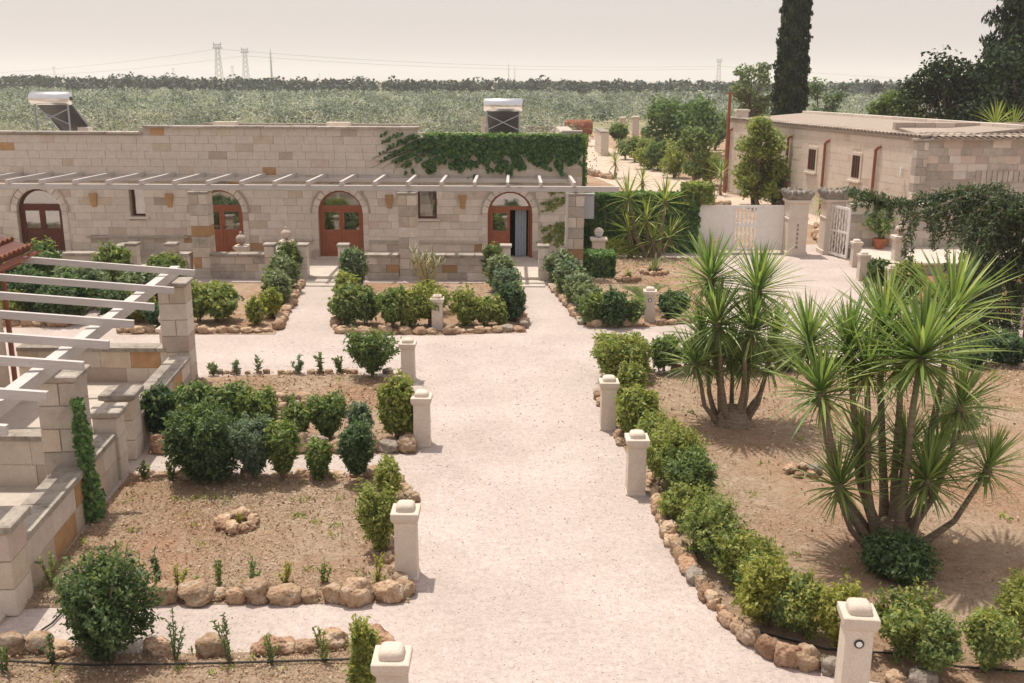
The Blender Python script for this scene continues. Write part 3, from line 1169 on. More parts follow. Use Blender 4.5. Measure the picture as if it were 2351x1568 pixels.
def low_wall(xa, xb, y, h, th, label, weights=GREYW, ch=.27, bl=.5, cat='low wall', name='low_wall', cap=.075, capo=.05):
    t = thing(name, label, cat, (xa, y, 0))
    L = xb - xa
    core = box(0, L, -th / 2 + .03, th / 2, 0, h).build('wall', 'mortar', t)
    stone_face(core, 0, L, 0, h, -th / 2, ch, bl, weights, limit=90)
    x = 0
    while x < L - .02:
        ln = min(rnd.uniform(.75, 1.15), L - x)
        inst('coping', blockmesh('coping_stone'), t, (x + ln / 2, 0, h + cap / 2 + .002), (0, 0, 0), (ln - .018, th + 2 * capo, cap))
        x += ln
    return t


HLW = GZ(583, 970, YV) - .075
gx = lambda x: GX(x, YV, 600)
low_wall(HX0, gx(300), YV, HLW, .3, 'grey stone veranda wall at far left behind the dark hedges')
low_wall(gx(408), gx(440), YV, HLW, .3, 'short stone veranda wall between capped post and leftmost pergola pillar')
low_wall(gx(486), gx(612), YV, HLW, .3, 'grey stone veranda wall with coping below the half hidden arched door')
low_wall(gx(838), gx(917), YV, HLW, .3, 'veranda wall left of the middle pergola pillar')
low_wall(gx(958), gx(1130), YV, HLW, .3, 'veranda wall behind the pale cactus right of the middle pillar')
for xa, ya, yb_, lb in ((gx(628), YV + .1, 31.2, 'short partition wall with coping beside the ball-topped stone post'), (gx(236), YV + .2, 31.9, 'slanting-looking partition wall dividing the veranda below the leftmost window')):
    t = thing('partition_wall', lb, 'low wall', (xa, ya, 0))
    L = yb_ - ya
    box(-.13, .13, .06, L, ZF, HLW).build('wall', 'stone_grey', t)
    y = .06
    while y < L - .05:
        ln = min(.9, L - y)
        inst('coping', blockmesh('coping_stone'), t, (0, y + ln / 2, HLW + .04), (0, 0, 0), (.36, ln - .015, .075))
        y += ln


def capped_post(x, y, h, label, w=.30, weights=WARMW, z0=0.0):
    t = thing('stone_post', label, 'post', (x, y, z0), 'square stone posts with flat caps')
    stone_pillar(t, 0, 0, w, 0, h, .36, weights, cap=.07, capw=.03, name='shaft')
    return t


HP = GZ(566, 970, YV)
for x, lb in ((309, 'square capped stone post left of the gap in the far left veranda wall'), (398, 'square capped stone post right of the gap in the far left veranda wall'),
              (622, 'square capped post at the right end of the wall below the half hidden door'), (697, 'square capped stone post left of the path to the middle arched door'),
              (790, 'square capped stone post right of the path to the middle arched door'), (1161, 'square capped stone post left of the path to the open door'),
              (1247, 'square capped stone post right of the path to the open door')):
    capped_post(gx(x), YV - .02, HP, lb)


def finial_post(x, y, z, h, label, w=.34):
    t = thing('finial_post', label, 'post', (x, y, z))
    MB().sqlathe([(w * .42, 0), (w * .42, h * .62), (w * .5, h * .66), (w * .62, h * .7), (w * .62, h * .78), (w * .5, h * .80)]).build('pedestal', 'bollard_stone', t)
    o = MB().lathe([(.05, 0), (.05, .05), (.10, .07), (.15, .13), (.16, .2), (.13, .27), (.07, .31), (.035, .33), (.045, .37), (.03, .41), (.008, .42)], 12, (0, 0, h * .80)).build('finial', 'stone_pink', t, True)
    return t


finial_post(GX(550, 30.2), 30.2, ZF, .95, 'pale urn-topped pedestal in front of the half hidden arched door')
finial_post(GX(655, 31), 31.0, ZF, 1.0, 'pale urn-topped pedestal left of the middle arched door')

# ------------------------------------------------------------------ white veranda pergola
pg = thing('veranda_pergola', 'long white wooden pergola along the house front on stone pillars', 'pergola', (0, 29.45, 0))
BZ0, BZ1 = GZ(437, 700, 29.4), GZ(425, 700, 29.4)
bx0, bx1 = HX0, GX(1421, 29.4, 436)
box(bx0, bx1, -.09, .05, BZ0, BZ1).build('beam', 'white_wood', pg)
for x in (463, 937, 1319):
    stone_pillar(pg, GX(x, 29.45), .03, .54, 0, BZ0 - .10, .30, [('stone_pale', 45), ('stone_grey', 40), ('stone_tan', 10), ('stone_ochre', 5)], cap=.06, capw=.02)
zr = GZ(402, 700, 32.1)
x = GX(708, 29.4, 430) - .975 * 15
while x < GX(1335, 29.4, 430) + .1:
    MB().bar((x, -.2, BZ1 + .065), (x, YH - 29.45 - .003, zr), .085, .12).build('rafter', 'white_wood', pg)
    x += .975
box(HX0, GX(1300, 32.1), YH - 29.45 - .12, YH - 29.45 - .02, zr - .20, zr - .07).build('wall_plate', 'white_wood', pg)
MB().bar((GX(1301, 29.3), -.28, 0.0), (GX(1301, 29.3), -.28, BZ0 - .005), .07).build('post', 'white_wood', pg)
ub = thing('meter_box', 'grey metal cabinet on the right side of the last pergola pillar', 'cabinet', (GX(1350, 29.5), 29.55, 0))
zb, zt = GZ(502, 1350, 29.5), GZ(447, 1350, 29.5)
box(-.15, .17, -.1, .15, zb, zt).build('cabinet', 'grey_box', ub)
box(-.13, .15, -.115, -.103, zb + .03, zt - .03).build('cabinet_door', 'grey_box', ub)
box(-.17, .19, -.13, .16, zt + .002, zt + .03).build('lid', 'grey_box', ub)


# ------------------------------------------------------------------ roof solar heaters
def solar(x, y, z, label):
    t = thing('solar_water_heater', label, 'water heater', (x, y, z), 'solar water heaters on the flat roof')
    tz = 1.18
    n = 20
    o = MB()
    vs_, fs_ = [], []
    prof = [(-.66, .0), (-.66, .17), (-.63, .215), (.63, .215), (.66, .17), (.66, .0)]
    for xx, r in prof:
        for j in range(n):
            a = 2 * math.pi * j / n
            vs_.append((xx, r * math.cos(a), tz + r * math.sin(a)))
    for i in range(len(prof) - 1):
        for j in range(n):
            fs_.append((i * n + j, i * n + (j + 1) % n, (i + 1) * n + (j + 1) % n, (i + 1) * n + j))
    o.add(vs_, fs_).build('tank', 'tank_metal', t, True)
    for s in (-1, 1):
        box(s * .675 - .015, s * .675 + .015, -.06, .06, tz - .06, tz + .06).build('end_cap', 'panel_dark', t)
        MB().bar((s * .55, -.05, 0), (s * .55, -.02, tz - .2), .045).build('leg', 'frame_metal', t)
        MB().bar((s * .55, 1.75, 0.02), (s * .55, .15, tz - .12), .05).build('rail', 'frame_metal', t)
    MB().bar((-.55, -.035, .35), (.55, -.025, .85), .03).bar((.55, -.037, .35), (-.55, -.027, .85), .03).build('brace', 'frame_metal', t)
    a, b = Vector((0, .18, tz - .2)), Vector((0, 1.85, .06))
    MB().bar(a, b, 1.08, .08).build('collector_panel', 'panel_dark', t)
    return t


z = GZ(302, 120, 33.6)
solar(GX(120, 33.6, 260), 33.6, 3.69 + .25, 'silver solar water heater at the left end of the house roof')
solar(GX(1155, 34.5, 260), 34.5, 3.69 + .1, 'silver solar water heater behind the ivy at the right end of the house roof')
tag(box(GX(183, 34.8, 290), GX(207, 34.8, 290), 34.6, 35.0, 3.685, 4.15).build('roof_block', 'stone_pale'), 'small pale stone block on the roof beside the left solar heater', 'stone block')
tag(MB().tube([(GX(1110, 34), 34.0, 3.69), (GX(1110, 34), 34.0, 4.6)], .07, 8).build('roof_pipe', 'stone_tan'), 'tan upright pipe on the roof left of the right solar heater', 'pipe')


# ------------------------------------------------------------------ ivy
def ivy_mesh(name, P, D, ls, mat, parent, rng):
    N = D + rng.normal(size=P.shape) * .55
    return inst(name, quadmesh(name, leafquads(P, N, ls * 1.2, ls, rng), mat), parent)


rng = np.random.default_rng(31)
iv = thing('climbing_ivy', 'green ivy spreading over the upper right end of the stone house', 'ivy', (GX(1150), YH, 0))
ox = GX(1150)
PX, PZ = [], []
while len(PX) < 7500:
    vx, vy = rng.uniform(868, 1336), rng.uniform(303, 425)
    top = 318 if vx > 965 else 318 - (965 - vx) * .14
    edge = 398 + 10 * math.sin(vx * .06) + 8 * math.sin(vx * .023 + 1) + (20 if vx > 1300 else 0)
    if vx < 1010:
        # fingers trailing away to the left
        fing = .5 + .5 * math.sin((vy - 303 + (vx - 885) * .55) * .32 + math.sin(vx * .03))
        lim = (vx - 862) / 150
        if rng.uniform() > lim * 1.1 or fing < .75 - lim * .6:
            continue
        edge = 400
    if vy < top - 6 or vy > edge:
        continue
    if vy > 352 and noise.noise(Vector((vx * .05, vy * .035, 2))) + .6 * noise.noise(Vector((vx * .13, vy * .07, 5))) < -.12 + (vy - 372) * .016:
        continue
    p = atY(vx, vy, YH)
    PX.append(p.x - ox)
    PZ.append(p.z)
P = np.stack([PX, -rng.uniform(.02, .16, len(PX)), PZ], 1)
ivy_mesh('leaves', P, np.tile([0., -1, .35], (len(P), 1)), .10, 'leaf_ivy', iv, rng)
# top edge and right return
m = 1500
zt = ZR + .1
P = np.stack([rng.uniform(GX(975) - ox, HX1 - ox, m), rng.uniform(-.15, .35, m), zt + rng.uniform(-.05, .1, m) * rng.uniform(0, 1, m)], 1)
P2 = np.stack([HX1 - ox + rng.uniform(.02, .14, 900), rng.uniform(-.1, 1.6, 900), rng.uniform(2.2, zt, 900)], 1)
ivy_mesh('leaves', np.vstack([P, P2]), np.vstack([np.tile([0., -.3, 1], (m, 1)), np.tile([1., -.2, .2], (900, 1))]), .10, 'leaf_ivy', iv, rng)
st = MB()
for i in range(26):
    a = atY(rng.uniform(930, 1020), rng.uniform(320, 345), YH)
    b = atY(rng.uniform(850, 985), rng.uniform(345, 398), YH)
    c = a.lerp(b, .5)
    st.tube([(a.x - ox, -.02, a.z), (c.x - ox, -.02, c.z + rng.uniform(-.03, .08)), (b.x - ox, -.02, b.z)], [.012, .009, .004], 4)
st.build('stem', 'bark', iv)
st2 = thing('ivy_fronds', 'sparse green ivy fronds fanning over the wall beside the open door', 'ivy', (GX(1270), YH, 0))
ox2 = GX(1270)
PP = []
sm = MB()
for (x0, y0, x1, y1) in ((1300, 515, 1238, 555), (1302, 518, 1250, 562), (1300, 512, 1240, 530), (1304, 520, 1275, 565), (1302, 455, 1240, 470), (1304, 460, 1250, 485), (1302, 438, 1262, 442), (1306, 515, 1290, 560)):
    a, b = atY(x0, y0, YH), atY(x1, y1, YH)
    sm.tube([(a.x - ox2, -.02, a.z), ((a.x + b.x) / 2 - ox2, -.03, (a.z + b.z) / 2 + .06), (b.x - ox2, -.02, b.z)], [.01, .008, .004], 4)
    for _ in range(90):
        u = rng.uniform(0, 1)
        PP.append((a.x + (b.x - a.x) * u - ox2 + rng.normal() * .05, -.05 + rng.normal() * .02, a.z + (b.z - a.z) * u + .12 * u * (1 - u) + rng.normal() * .04))
P = np.array(PP)
ivy_mesh('leaves', P, np.tile([0., -1, .4], (len(P), 1)), .07, 'leaf_bright', st2, rng)
sm.build('stem', 'bark', st2)

# ================================================================== LEFT TERRACE WITH PERGOLA
PHI = math.atan(.085)
XW = lambda Y: -5.5 - .085 * (Y - 10)


def rot_wall(p0, p1, h, th, label, weights, ch=.3, bl=.6, cap=.08, capo=.04, name='terrace_wall', limit=80):
    """low wall from p0 to p1; its front looks to the right of the walking direction p0 -> p1"""
    p0, p1 = Vector((p0[0], p0[1], 0)), Vector((p1[0], p1[1], 0))
    d = p1 - p0
    L = d.length
    t = thing(name, label, 'low wall', p0, None, math.atan2(d.y, d.x))
    core = box(0, L, -th / 2 + .03, th / 2 - .02, 0, h).build('wall', 'mortar', t)
    stone_face(core, 0, L, 0, h, -th / 2, ch, bl, weights, limit=limit, prouder=.01)
    x = 0
    while x < L - .02:
        ln = min(rnd.uniform(.8, 1.2), L - x)
        inst('coping', blockmesh('coping_stone'), t, (x + ln / 2, 0, h + cap / 2 + .002), (0, 0, 0), (ln - .012, th + 2 * capo, cap))
        x += ln
    return t


structure(MB().prismZ([(-14, 6.5), (XW(6.5) - .1, 6.5), (XW(19) - .1, 18.9), (-14, 18.9)], -.03, .045).build('terrace_floor', 'paving_stone'))
wx = lambda Y: XW(Y) - .17
rot_wall((wx(10.35), 10.35), (wx(13.75), 13.75), .68, .32, 'stone terrace wall running from the bottom left end pillar to the ivy-grown pillar', WARMW)
rot_wall((wx(14.98), 14.98), (wx(18.5), 18.5), .54, .32, 'stone terrace wall between the capped gate post and the far terrace pillar', GREYW)
rot_wall((-9.7, 13.62), (wx(13.5) - .18, 13.62), .74, .3, 'stone cross wall under the terrace pergola left of the ivy-grown pillar', WARMW)
rot_wall((-9.6, 18.75), (wx(18.7) - .3, 18.75), .66, .3, 'tan stone cross wall closing the far end of the terrace', WARMW)
for Y, h, w, lb in ((10.12, 1.12, .46, 'squat square stone pillar at the bottom left end of the terrace wall'), (14.0, 1.08, .36, 'short capped stone gate post just beyond the ivy-grown pillar'), (14.8, 1.10, .42, 'tan capped stone gate post on the far side of the terrace opening')):
    t = thing('gate_post', lb, 'post', (XW(Y) - w / 2 + .03, Y, 0), None, PHI)
    stone_pillar(t, 0, 0, w, 0, h - .12, .3, WARMW, cap=.10, capw=.06, name='shaft')

tp = thing('terrace_pergola', 'white wooden pergola over the terrace at left on two stone pillars', 'pergola', (XW(12.7) - .28, 12.7, 0), None, PHI)
stone_pillar(tp, 0, 0, .50, .0, 1.93, .31, [('stone_pale', 40), ('stone_grey', 35), ('stone_tan', 15), ('stone_ochre', 14)], cap=.08, capw=.05)
stone_pillar(tp, 0.0, 6.2, .52, .0, 1.93, .31, [('stone_pale', 40), ('stone_pink', 15), ('stone_tan', 25), ('stone_ochre', 14)], cap=.08, capw=.04)
MB().box(-.17, .0, -6.5, 6.75, 2.03, 2.2).build('beam', 'white_wood', tp)
for Y in (18.4, 16.78, 15.5, 14.35, 13.15, 12.1, 10.85, 9.7):
    yl = (Y - 12.7)
    MB().bar((.52, yl, 2.25), (-3.55, yl, 2.63), .07, .115).build('rafter', 'white_wood', tp)

# neighbouring building corner with a tiled roof
lh = thing('tiled_house', 'corner of a tan house with brown tiled roof at the left edge', 'house', (-9.1, 18.65, 0), None, PHI)
box(-6, -.55, -9.5, -.35, .0, 2.86).build('wall', 'stone_tan', lh)
sl = .34
MB().add([(-6, -9.7, 2.62 + 6 * sl), (-.02, -9.7, 2.62), (-.02, 0, 2.62), (-6, 0, 2.62 + 6 * sl), (-6, -9.7, 2.72 + 6 * sl), (-.02, -9.7, 2.72), (-.02, 0, 2.72), (-6, 0, 2.72 + 6 * sl)],
         [(0, 1, 2, 3), (7, 6, 5, 4), (0, 4, 5, 1), (1, 5, 6, 2), (2, 6, 7, 3), (3, 7, 4, 0)]).build('roof', 'dark_wood', lh)
roof_o = lh.children[-1]


def barrel(name, mat, L=.42, r=.095, seg=6, th=.016):
    mb = MB()
    v, f = [], []
    for xx, rr in ((0, r), (L, r * .84)):
        for j in range(seg + 1):
            a = math.pi * j / seg
            v.append((xx, rr * math.cos(a), rr * .75 * math.sin(a)))
        for j in range(seg + 1):
            a = math.pi * j / seg
            v.append((xx, (rr - th) * math.cos(a), (rr - th) * .75 * math.sin(a)))
    n = seg + 1
    for j in range(seg):
        f += [(j, j + 1, 2 * n + j + 1, 2 * n + j), (n + j + 1, n + j, 3 * n + j, 3 * n + j + 1), (j + 1, j, n + j, n + j + 1), (2 * n + j, 2 * n + j + 1, 3 * n + j + 1, 3 * n + j)]
    f += [(0, 2 * n, 3 * n, n), (seg, n + seg, 3 * n + seg, 2 * n + seg)]
    return mb.add(v, f).mesh(name, mat, True)


tile = barrel('tile', 'tile_clay')
ang = math.atan(sl)
for c in range(14):
    for r in range(6):
        xx = .06 - r * .36 * math.cos(ang)
        inst('roof_tile', tile, roof_o, (xx, -.1 - c * .205, 2.73 + (.02 - xx) * sl + r * .004), (0, ang, math.pi), (1, 1, 1))
g = MB()
gv = [(.07 * math.cos(a) + .09, .07 * math.sin(a) + 2.62) for a in np.linspace(math.pi, 2 * math.pi, 9)]
for (xa, za), (xb, zb) in zip(gv[:-1], gv[1:]):
    g.add([(xa, -9.6, za), (xb, -9.6, zb), (xb, .1, zb), (xa, .1, za)], [(0, 1, 2, 3)])
g.build('gutter', 'rusty_pipe', lh)
MB().tube([(.08, -.25, 2.56), (-.1, -.28, 2.46), (-.46, -.3, 2.3), (-.48, -.3, .05)], .05, 8).build('drainpipe', 'rusty_pipe', lh)
MB().tube([(.02, -2.2, 2.5), (-.5, -2.4, 2.1)], .05, 6).build('bracket', 'rusty_pipe', lh)

# ivy climbing the near pillar
rng = np.random.default_rng(77)
ip = thing('pillar_ivy', 'glossy green climber on the right side of the near terrace pillar', 'ivy', (XW(12.45) + .08, 12.42, 0))
n = 1900
zz = rng.uniform(.02, 1.72, n)
ww = .03 + .028 * np.abs(np.sin(zz * 4.1)) + .035 * np.clip(1.1 - zz, 0, 1)
P = np.stack([rng.normal(size=n).clip(-1.6, 1.6) * ww - .03 * zz, -.04 + rng.normal(size=n).clip(-1.6, 1.6) * ww, zz], 1)
ivy_mesh('leaves', P, np.tile([.5, -1, .4], (n, 1)), .05, 'leaf_ivy', ip, rng)
MB().tube([(0, 0, -.02), (.03, -.02, .6), (-.03, .0, 1.2), (0, .0, 1.7)], [.03, .025, .018, .008], 6).build('stem', 'bark', ip)

# ================================================================== GATE, HEDGE WALL, RIGHT WALL
gp = thing('gate_pillar', 'pale carved stone gate pillar with dark crown capital at the end of the white gate', 'pillar', (at(1823, 585).x, 34.1, 0))


def gate_pillar(t, w=.66):
    sh = MB().sqlathe([(w / 2 + .04, 0), (w / 2 + .04, .14), (w / 2, .16), (w / 2, 1.22), (w / 2 + .025, 1.24), (w / 2 + .025, 1.28), (w / 2, 1.30), (w / 2, 1.78), (w / 2 + .06, 1.82), (w / 2 + .06, 1.9)]).build('shaft', 'bollard_stone', t)
    for zc in (.3, .45, .6, .75, .9, 1.05):
        box(-.03, .03, -w / 2 - .012, -w / 2 - .002, zc - .045, zc + .045).build('carving', 'capital_stone', sh)
    MB().sqlathe([(w / 2 - .1, 1.36), (w / 2 - .1, 1.72)]).build('inset', 'bollard_stone', sh)
    cap = MB().sqlathe([(w / 2 + .03, 1.905), (w / 2 + .09, 2.02), (w / 2 + .12, 2.12), (w / 2 + .08, 2.16)]).build('capital', 'capital_stone', t)
    lf = MB().lathe([(.02, 0), (.07, .05), (.085, .12), (.05, .19), (.015, .21)], 7).mesh('capital_leaf', 'capital_stone', True)
    for i in range(20):
        s, u = divmod(i, 5)
        a = (u - 2) / 2 * (w / 2 + .06)
        pos = ((a, -w / 2 - .07), (w / 2 + .07, a), (-a, w / 2 + .07), (-w / 2 - .07, -a))[s]
        inst('capital_leaf', lf, cap, (pos[0], pos[1], 2.02 + .03 * (u % 2)), (0, 0, 0))


gate_pillar(gp)
g2 = thing('gate_pillar', 'weathered crown-topped gate pillar behind the open lattice gate leaf', 'pillar', (at(1917, 590).x + .05, 34.35, 0))
gate_pillar(g2)
ga = thing('white_gate', 'white double sheet-iron gate with pierced ornamental strip between the panels', 'gate', (0, 34.35, 0))
gxa, gxb, gm0, gm1 = GX(1596, 34.35, 520), GX(1800, 34.35, 520), GX(1688, 34.35, 520), GX(1735, 34.35, 520)
gzt = GZ(471, 1700, 34.35)
box(gxa, gm0, -.02, .02, .10, gzt).build('panel', 'white_iron', ga)
box(gm1, gxb - .02, -.02, .02, .10, gzt).build('panel', 'white_iron', ga)
fr = MB()
for z0, z1 in ((.08, .16), (.92, 1.04), (gzt - .09, gzt)):
    fr.box(gm0 + .003, gm1 - .003, -.026, .026, z0, z1)
fr.box(gm0 - .06, gm0 + .0, -.03, -.021, .1, gzt).box(gm1, gm1 + .06, -.03, -.021, .1, gzt)
fr.build('strip_frame', 'white_iron', ga)
for i in range(5):
    c = gm0 + (gm1 - gm0) * (i + .5) / 5
    for za, zb in ((.163, .917), (1.043, gzt - .093)):
        pr = []
        nn = 9 if zb - za > .5 else 5
        pts = [(c + .018 * math.sin(j * 2.0 + i), 0, za + (zb - za) * j / (nn - 1)) for j in range(nn)]
        MB().tube(pts, [.026 + .02 * (j % 2) for j in range(nn)], 6).build('baluster', 'white_iron', ga)
# open leaf with lattice
pa, pb = at(1899, 584), at(1943, 597)
d = Vector((pb.x - pa.x, pb.y - pa.y, 0))
L = d.length
go = thing('open_gate_leaf', 'narrow white lattice gate leaf standing open beside the right gate pillar', 'gate', (pa.x, pa.y, 0), None, math.atan2(d.y, d.x))
hl = GZ(470, 1917, 34.0)
f = MB()
f.box(0, .07, -.025, .025, .05, hl).box(L - .07, L, -.025, .025, .05, hl).box(.07, L - .07, -.024, .024, .05, .14).box(.07, L - .07, -.024, .024, hl - .08, hl).box(.07, L - .07, -.024, .024, .85, .92)
f.build('frame', 'white_iron', go)
for i in range(7):
    c = .1 + (L - .2) * i / 6
    pts = [(c + .02 * math.sin(j * 1.7 + i * 2), 0, .142 + (hl - .225) * j / 12) for j in range(13)]
    MB().tube(pts, [.014 + .014 * ((j + i) % 2) for j in range(13)], 5).build('bar', 'white_iron', go)

# ivy-covered hedge wall beside the gate
def leafbox(name, label, cat, x0, x1, y0, y1, z0, z1, n, ls, mat, rng, core=None, bumps=.08, partname='foliage'):
    t = thing(name, label, cat, ((x0 + x1) / 2, (y0 + y1) / 2, 0))
    hx, hy = (x1 - x0) / 2, (y1 - y0) / 2
    A = np.array([hx * 2 * (z1 - z0), hx * 2 * (z1 - z0), 2 * hy * (z1 - z0), 2 * hy * (z1 - z0), 4 * hx * hy])
    fidx = rng.choice(5, n, p=A / A.sum())
    P = np.empty((n, 3))
    D = np.zeros((n, 3))
    u, v = rng.uniform(-1, 1, n), rng.uniform(0, 1, n)
    for k_, (dx, dy, dz) in enumerate(((0, -1, 0), (0, 1, 0), (-1, 0, 0), (1, 0, 0), (0, 0, 1))):
        m_ = fidx == k_
        if dz:
            P[m_] = np.stack([u[m_] * hx, (v[m_] * 2 - 1) * hy, np.full(m_.sum(), z1)], 1)
        elif dy:
            P[m_] = np.stack([u[m_] * hx, np.full(m_.sum(), dy * hy), z0 + v[m_] * (z1 - z0)], 1)
        else:
            P[m_] = np.stack([np.full(m_.sum(), dx * hx), u[m_] * hy, z0 + v[m_] * (z1 - z0)], 1)
        D[m_] = (dx, dy, dz)
    nz = np.array([noise.noise(Vector(p * 1.6)) + .6 * noise.noise(Vector(p * 4)) for p in P])
    P += D * (bumps * (nz[:, None] * .9) + rng.uniform(-.1, .02, n)[:, None])
    N = D + rng.normal(size=P.shape) * .6
    inst(partname, quadmesh(partname, leafquads(P, N, ls * 1.2, ls * .9, rng), mat), t)
    if core:
        box(-hx + .14, hx - .14, -hy + .14, hy - .14, 0, z1 - .14).build('core', core, t)
    return t


rng = np.random.default_rng(12)
YG = 34.2
hxA, hxB = GX(1345, YG, 520), GX(1603, YG, 520)
leafbox('ivy_wall', 'tall dark green ivy-covered wall between the house and the white gate', 'hedge', hxA, hxB, YG, YG + .8, 0, GZ(447, 1480, YG), 9000, .13, 'leaf_ivy', rng, 'stone_grey', .14)
leafbox('ivy_pier', 'clipped ivy mound on the gate pier at the left end of the white gate', 'hedge', GX(1570, 34.2, 450), GX(1636, 34.2, 450), 34.15, 34.9, GZ(468, 1600, 34.2), GZ(424, 1600, 34.2), 1500, .12, 'leaf_bright', rng, None, .14)
leafbox('ivy_cube', 'clipped green ivy cube under a pale lantern pedestal', 'hedge', at(1335, 640).x, at(1412, 640).x, at(1372, 640).y, at(1372, 640).y + 1.1, 0, GZ(586, 1372, at(1372, 640).y), 2600, .10, 'leaf_ivy', rng, 'stone_grey', .05)
lp = thing('lantern_pedestal', 'pale stone pedestal with glass globe lamp behind the ivy cube', 'lamp', (at(1365, 590).x, 31.9, 0))
zt = GZ(545, 1365, 31.9)
MB().sqlathe([(.2, 0), (.2, zt - .12), (.27, zt - .08), (.27, zt - .02), (.17, zt)]).build('pedestal', 'bollard_stone', lp)
MB().lathe([(.03, 0), (.1, .04), (.145, .12), (.15, .18), (.11, .27), (.03, .30)], 14, (0, 0, zt)).build('globe', 'glass_globe', lp, True)
MB().lathe([(.16, .185), (.17, .2), (.1, .29), (.02, .33)], 12, (0, 0, zt)).build('lamp_cover', 'bollard_stone', lp, True)

# right boundary wall on a paved platform
PZ_ = .40
structure(box(11.45, 24, 30.3, 35.0, -.04, PZ_ - .06).build('platform', 'stone_grey'))
structure(box(11.38, 24, 30.22, 35.0, PZ_ - .058, PZ_).build('platform_paving', 'paving_stone'))
RW = 33.35
t = thing('boundary_wall', 'stone block boundary wall behind the potted plant right of the gate', 'wall', (GX(1948, RW, 520), RW, PZ_))
L = 9.0
hw_ = GZ(474, 2000, RW) - PZ_
core = box(0, L, .03, .3, 0, hw_).build('wall', 'mortar', t)
stone_face(core, 0, L, .0, hw_, 0, .27, .55, [('stone_grey', 50), ('stone_pale', 20), ('stone_tan', 25), ('stone_ochre', 5)], limit=120)
x = 0
while x < L:
    inst('coping', blockmesh('coping_stone'), t, (x + .5, .13, hw_ + .045), (0, 0, 0), (.985, .46, .085))
    x += 1.0

# potted plant
b = at(2018, 571, PZ_)
pt = thing('potted_plant', 'leafy plant in a red clay pot standing before the boundary wall', 'potted plant', (b.x, b.y, PZ_))
MB().lathe([(.13, 0), (.14, .02), (.19, .27), (.215, .28), (.215, .35), (.19, .35), (.18, .30)], 16).build('pot', 'terracotta', pt, True)
rng = np.random.default_rng(41)
n = 420
P, D = crown_points(rng, n, .55, .4, .5, 2.0, .25, .35, .2)
P[:, 2] += .85
inst('foliage', quadmesh('foliage', leafquads(P, D + rng.normal(size=P.shape), .17, .09, rng), 'leaf_bright'), pt)
MB().tube([(0, 0, .28), (.03, 0, .6), (.1, 0, 1.0)], .02, 5).tube([(0, 0, .28), (-.1, .03, .6), (-.3, 0, 1.0)], .015, 5).build('stem', 'bark', pt)
b = at(2060, 597, PZ_)
finial_post(b.x, b.y, PZ_ - .02, 1.0, 'tall pale stone post with small finial on the platform right of the flower pot', .36)

# ================================================================== RIGHT OUTBUILDING
C0, C1 = Vector((15.0, 37.2, 0)), Vector((11.6, 54.5, 0))
ob = thing('outbuilding', 'long low stone outbuilding with tiled roof and rusty drainpipes at right', 'building')
EV = 3.80
dl = (C0 - C1)
Lw = dl.length
side = bpy.data.objects.new('side_wall', box(0, Lw, 0, .4, 0, EV - .1).mesh('side_wall', 'render_wall'))
link(side, ob)
side.location = C1
side.rotation_euler = (0, 0, math.atan2(dl.y, dl.x))
# positions along the side wall from the far end
u_of = lambda vx: min(((abs(((C1 + dl * t_) - CP).dot(CR) / ((C1 + dl * t_) - CP).dot(CF) * FOC - (vx - W / 2))), t_ * Lw) for t_ in np.linspace(0, 1, 800))[1]
for vx in (1671, 1803, 1886, 1999):
    u = u_of(vx)
    zt = EV - .62
    MB().tube([(u + .22, -.03, zt + .14), (u + .16, -.09, zt + .12), (u, -.11, zt), (u, -.11, .05)], .06, 8).build('drainpipe', 'rusty_pipe', side)
for va, vb, ya, yb_ in ((1848, 1864, 328, 378), (1946, 1963, 343, 392)):
    ua, ub_ = u_of(va), u_of(vb)
    z0, z1 = 1.95, 2.85
    o = box(ua - .12, ub_ + .12, -.05, .02, z0 - .1, z1 + .12).build('window', 'bollard_stone', side)
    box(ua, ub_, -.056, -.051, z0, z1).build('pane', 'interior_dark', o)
    m_ = MB()
    for i in range(3):
        xx = ua + (ub_ - ua) * (i + .5) / 3
        m_.bar((xx, -.07, z0), (xx, -.07, z1), .025)
    m_.build('bars', 'rust', o)
    box(ua - .2, ub_ + .2, -.16, .0, z0 - .19, z0 - .105).build('sill', 'stone_pale', o)
ops_ = [(u_of(1848) - .12, u_of(1864) + .12, 1.85, 2.97), (u_of(1946) - .12, u_of(1963) + .12, 1.85, 2.97)]
stone_face(side, 0, Lw - .25, 0, EV - .12, -.012, .29, .62, [('render_wall', 80), ('stone_pale', 14), ('stone_pink', 6)], ops_, limit=150, depth=.05, prouder=.006, gap=.005)
u = u_of(2060)
MB().bar((u, -.12, 2.35), (u, -.12, 2.65), .08).build('wall_light', 'lamp_white', side)
# front wall of blocks
FT = GZ(318, 2200, 36.9) - .065
fw = box(0, 10, .03, .4, 0, FT).build('front_wall', 'mortar', ob)
fw.location = C0
stone_face(fw, 0, 10, .0, FT, 0, .29, .55, [('stone_grey', 70), ('stone_pink', 14), ('stone_pale', 12), ('stone_ochre', 1)], limit=200, prefer=lambda c: -c[2])
arcs = MB()
for i in range(24):
    x = 2.2 + i * .2
    inst('relieving_stone', blockmesh('stone_grey'), fw, (x, -.01, 2.42), (0, 0, rnd.uniform(-.02, .02)), (.17, .07, .42))
stone_pillar(ob, C0.x + .03, C0.y + .12, .42, 0, EV - .14, .3, GREYW, cap=.1, name='corner_pier')
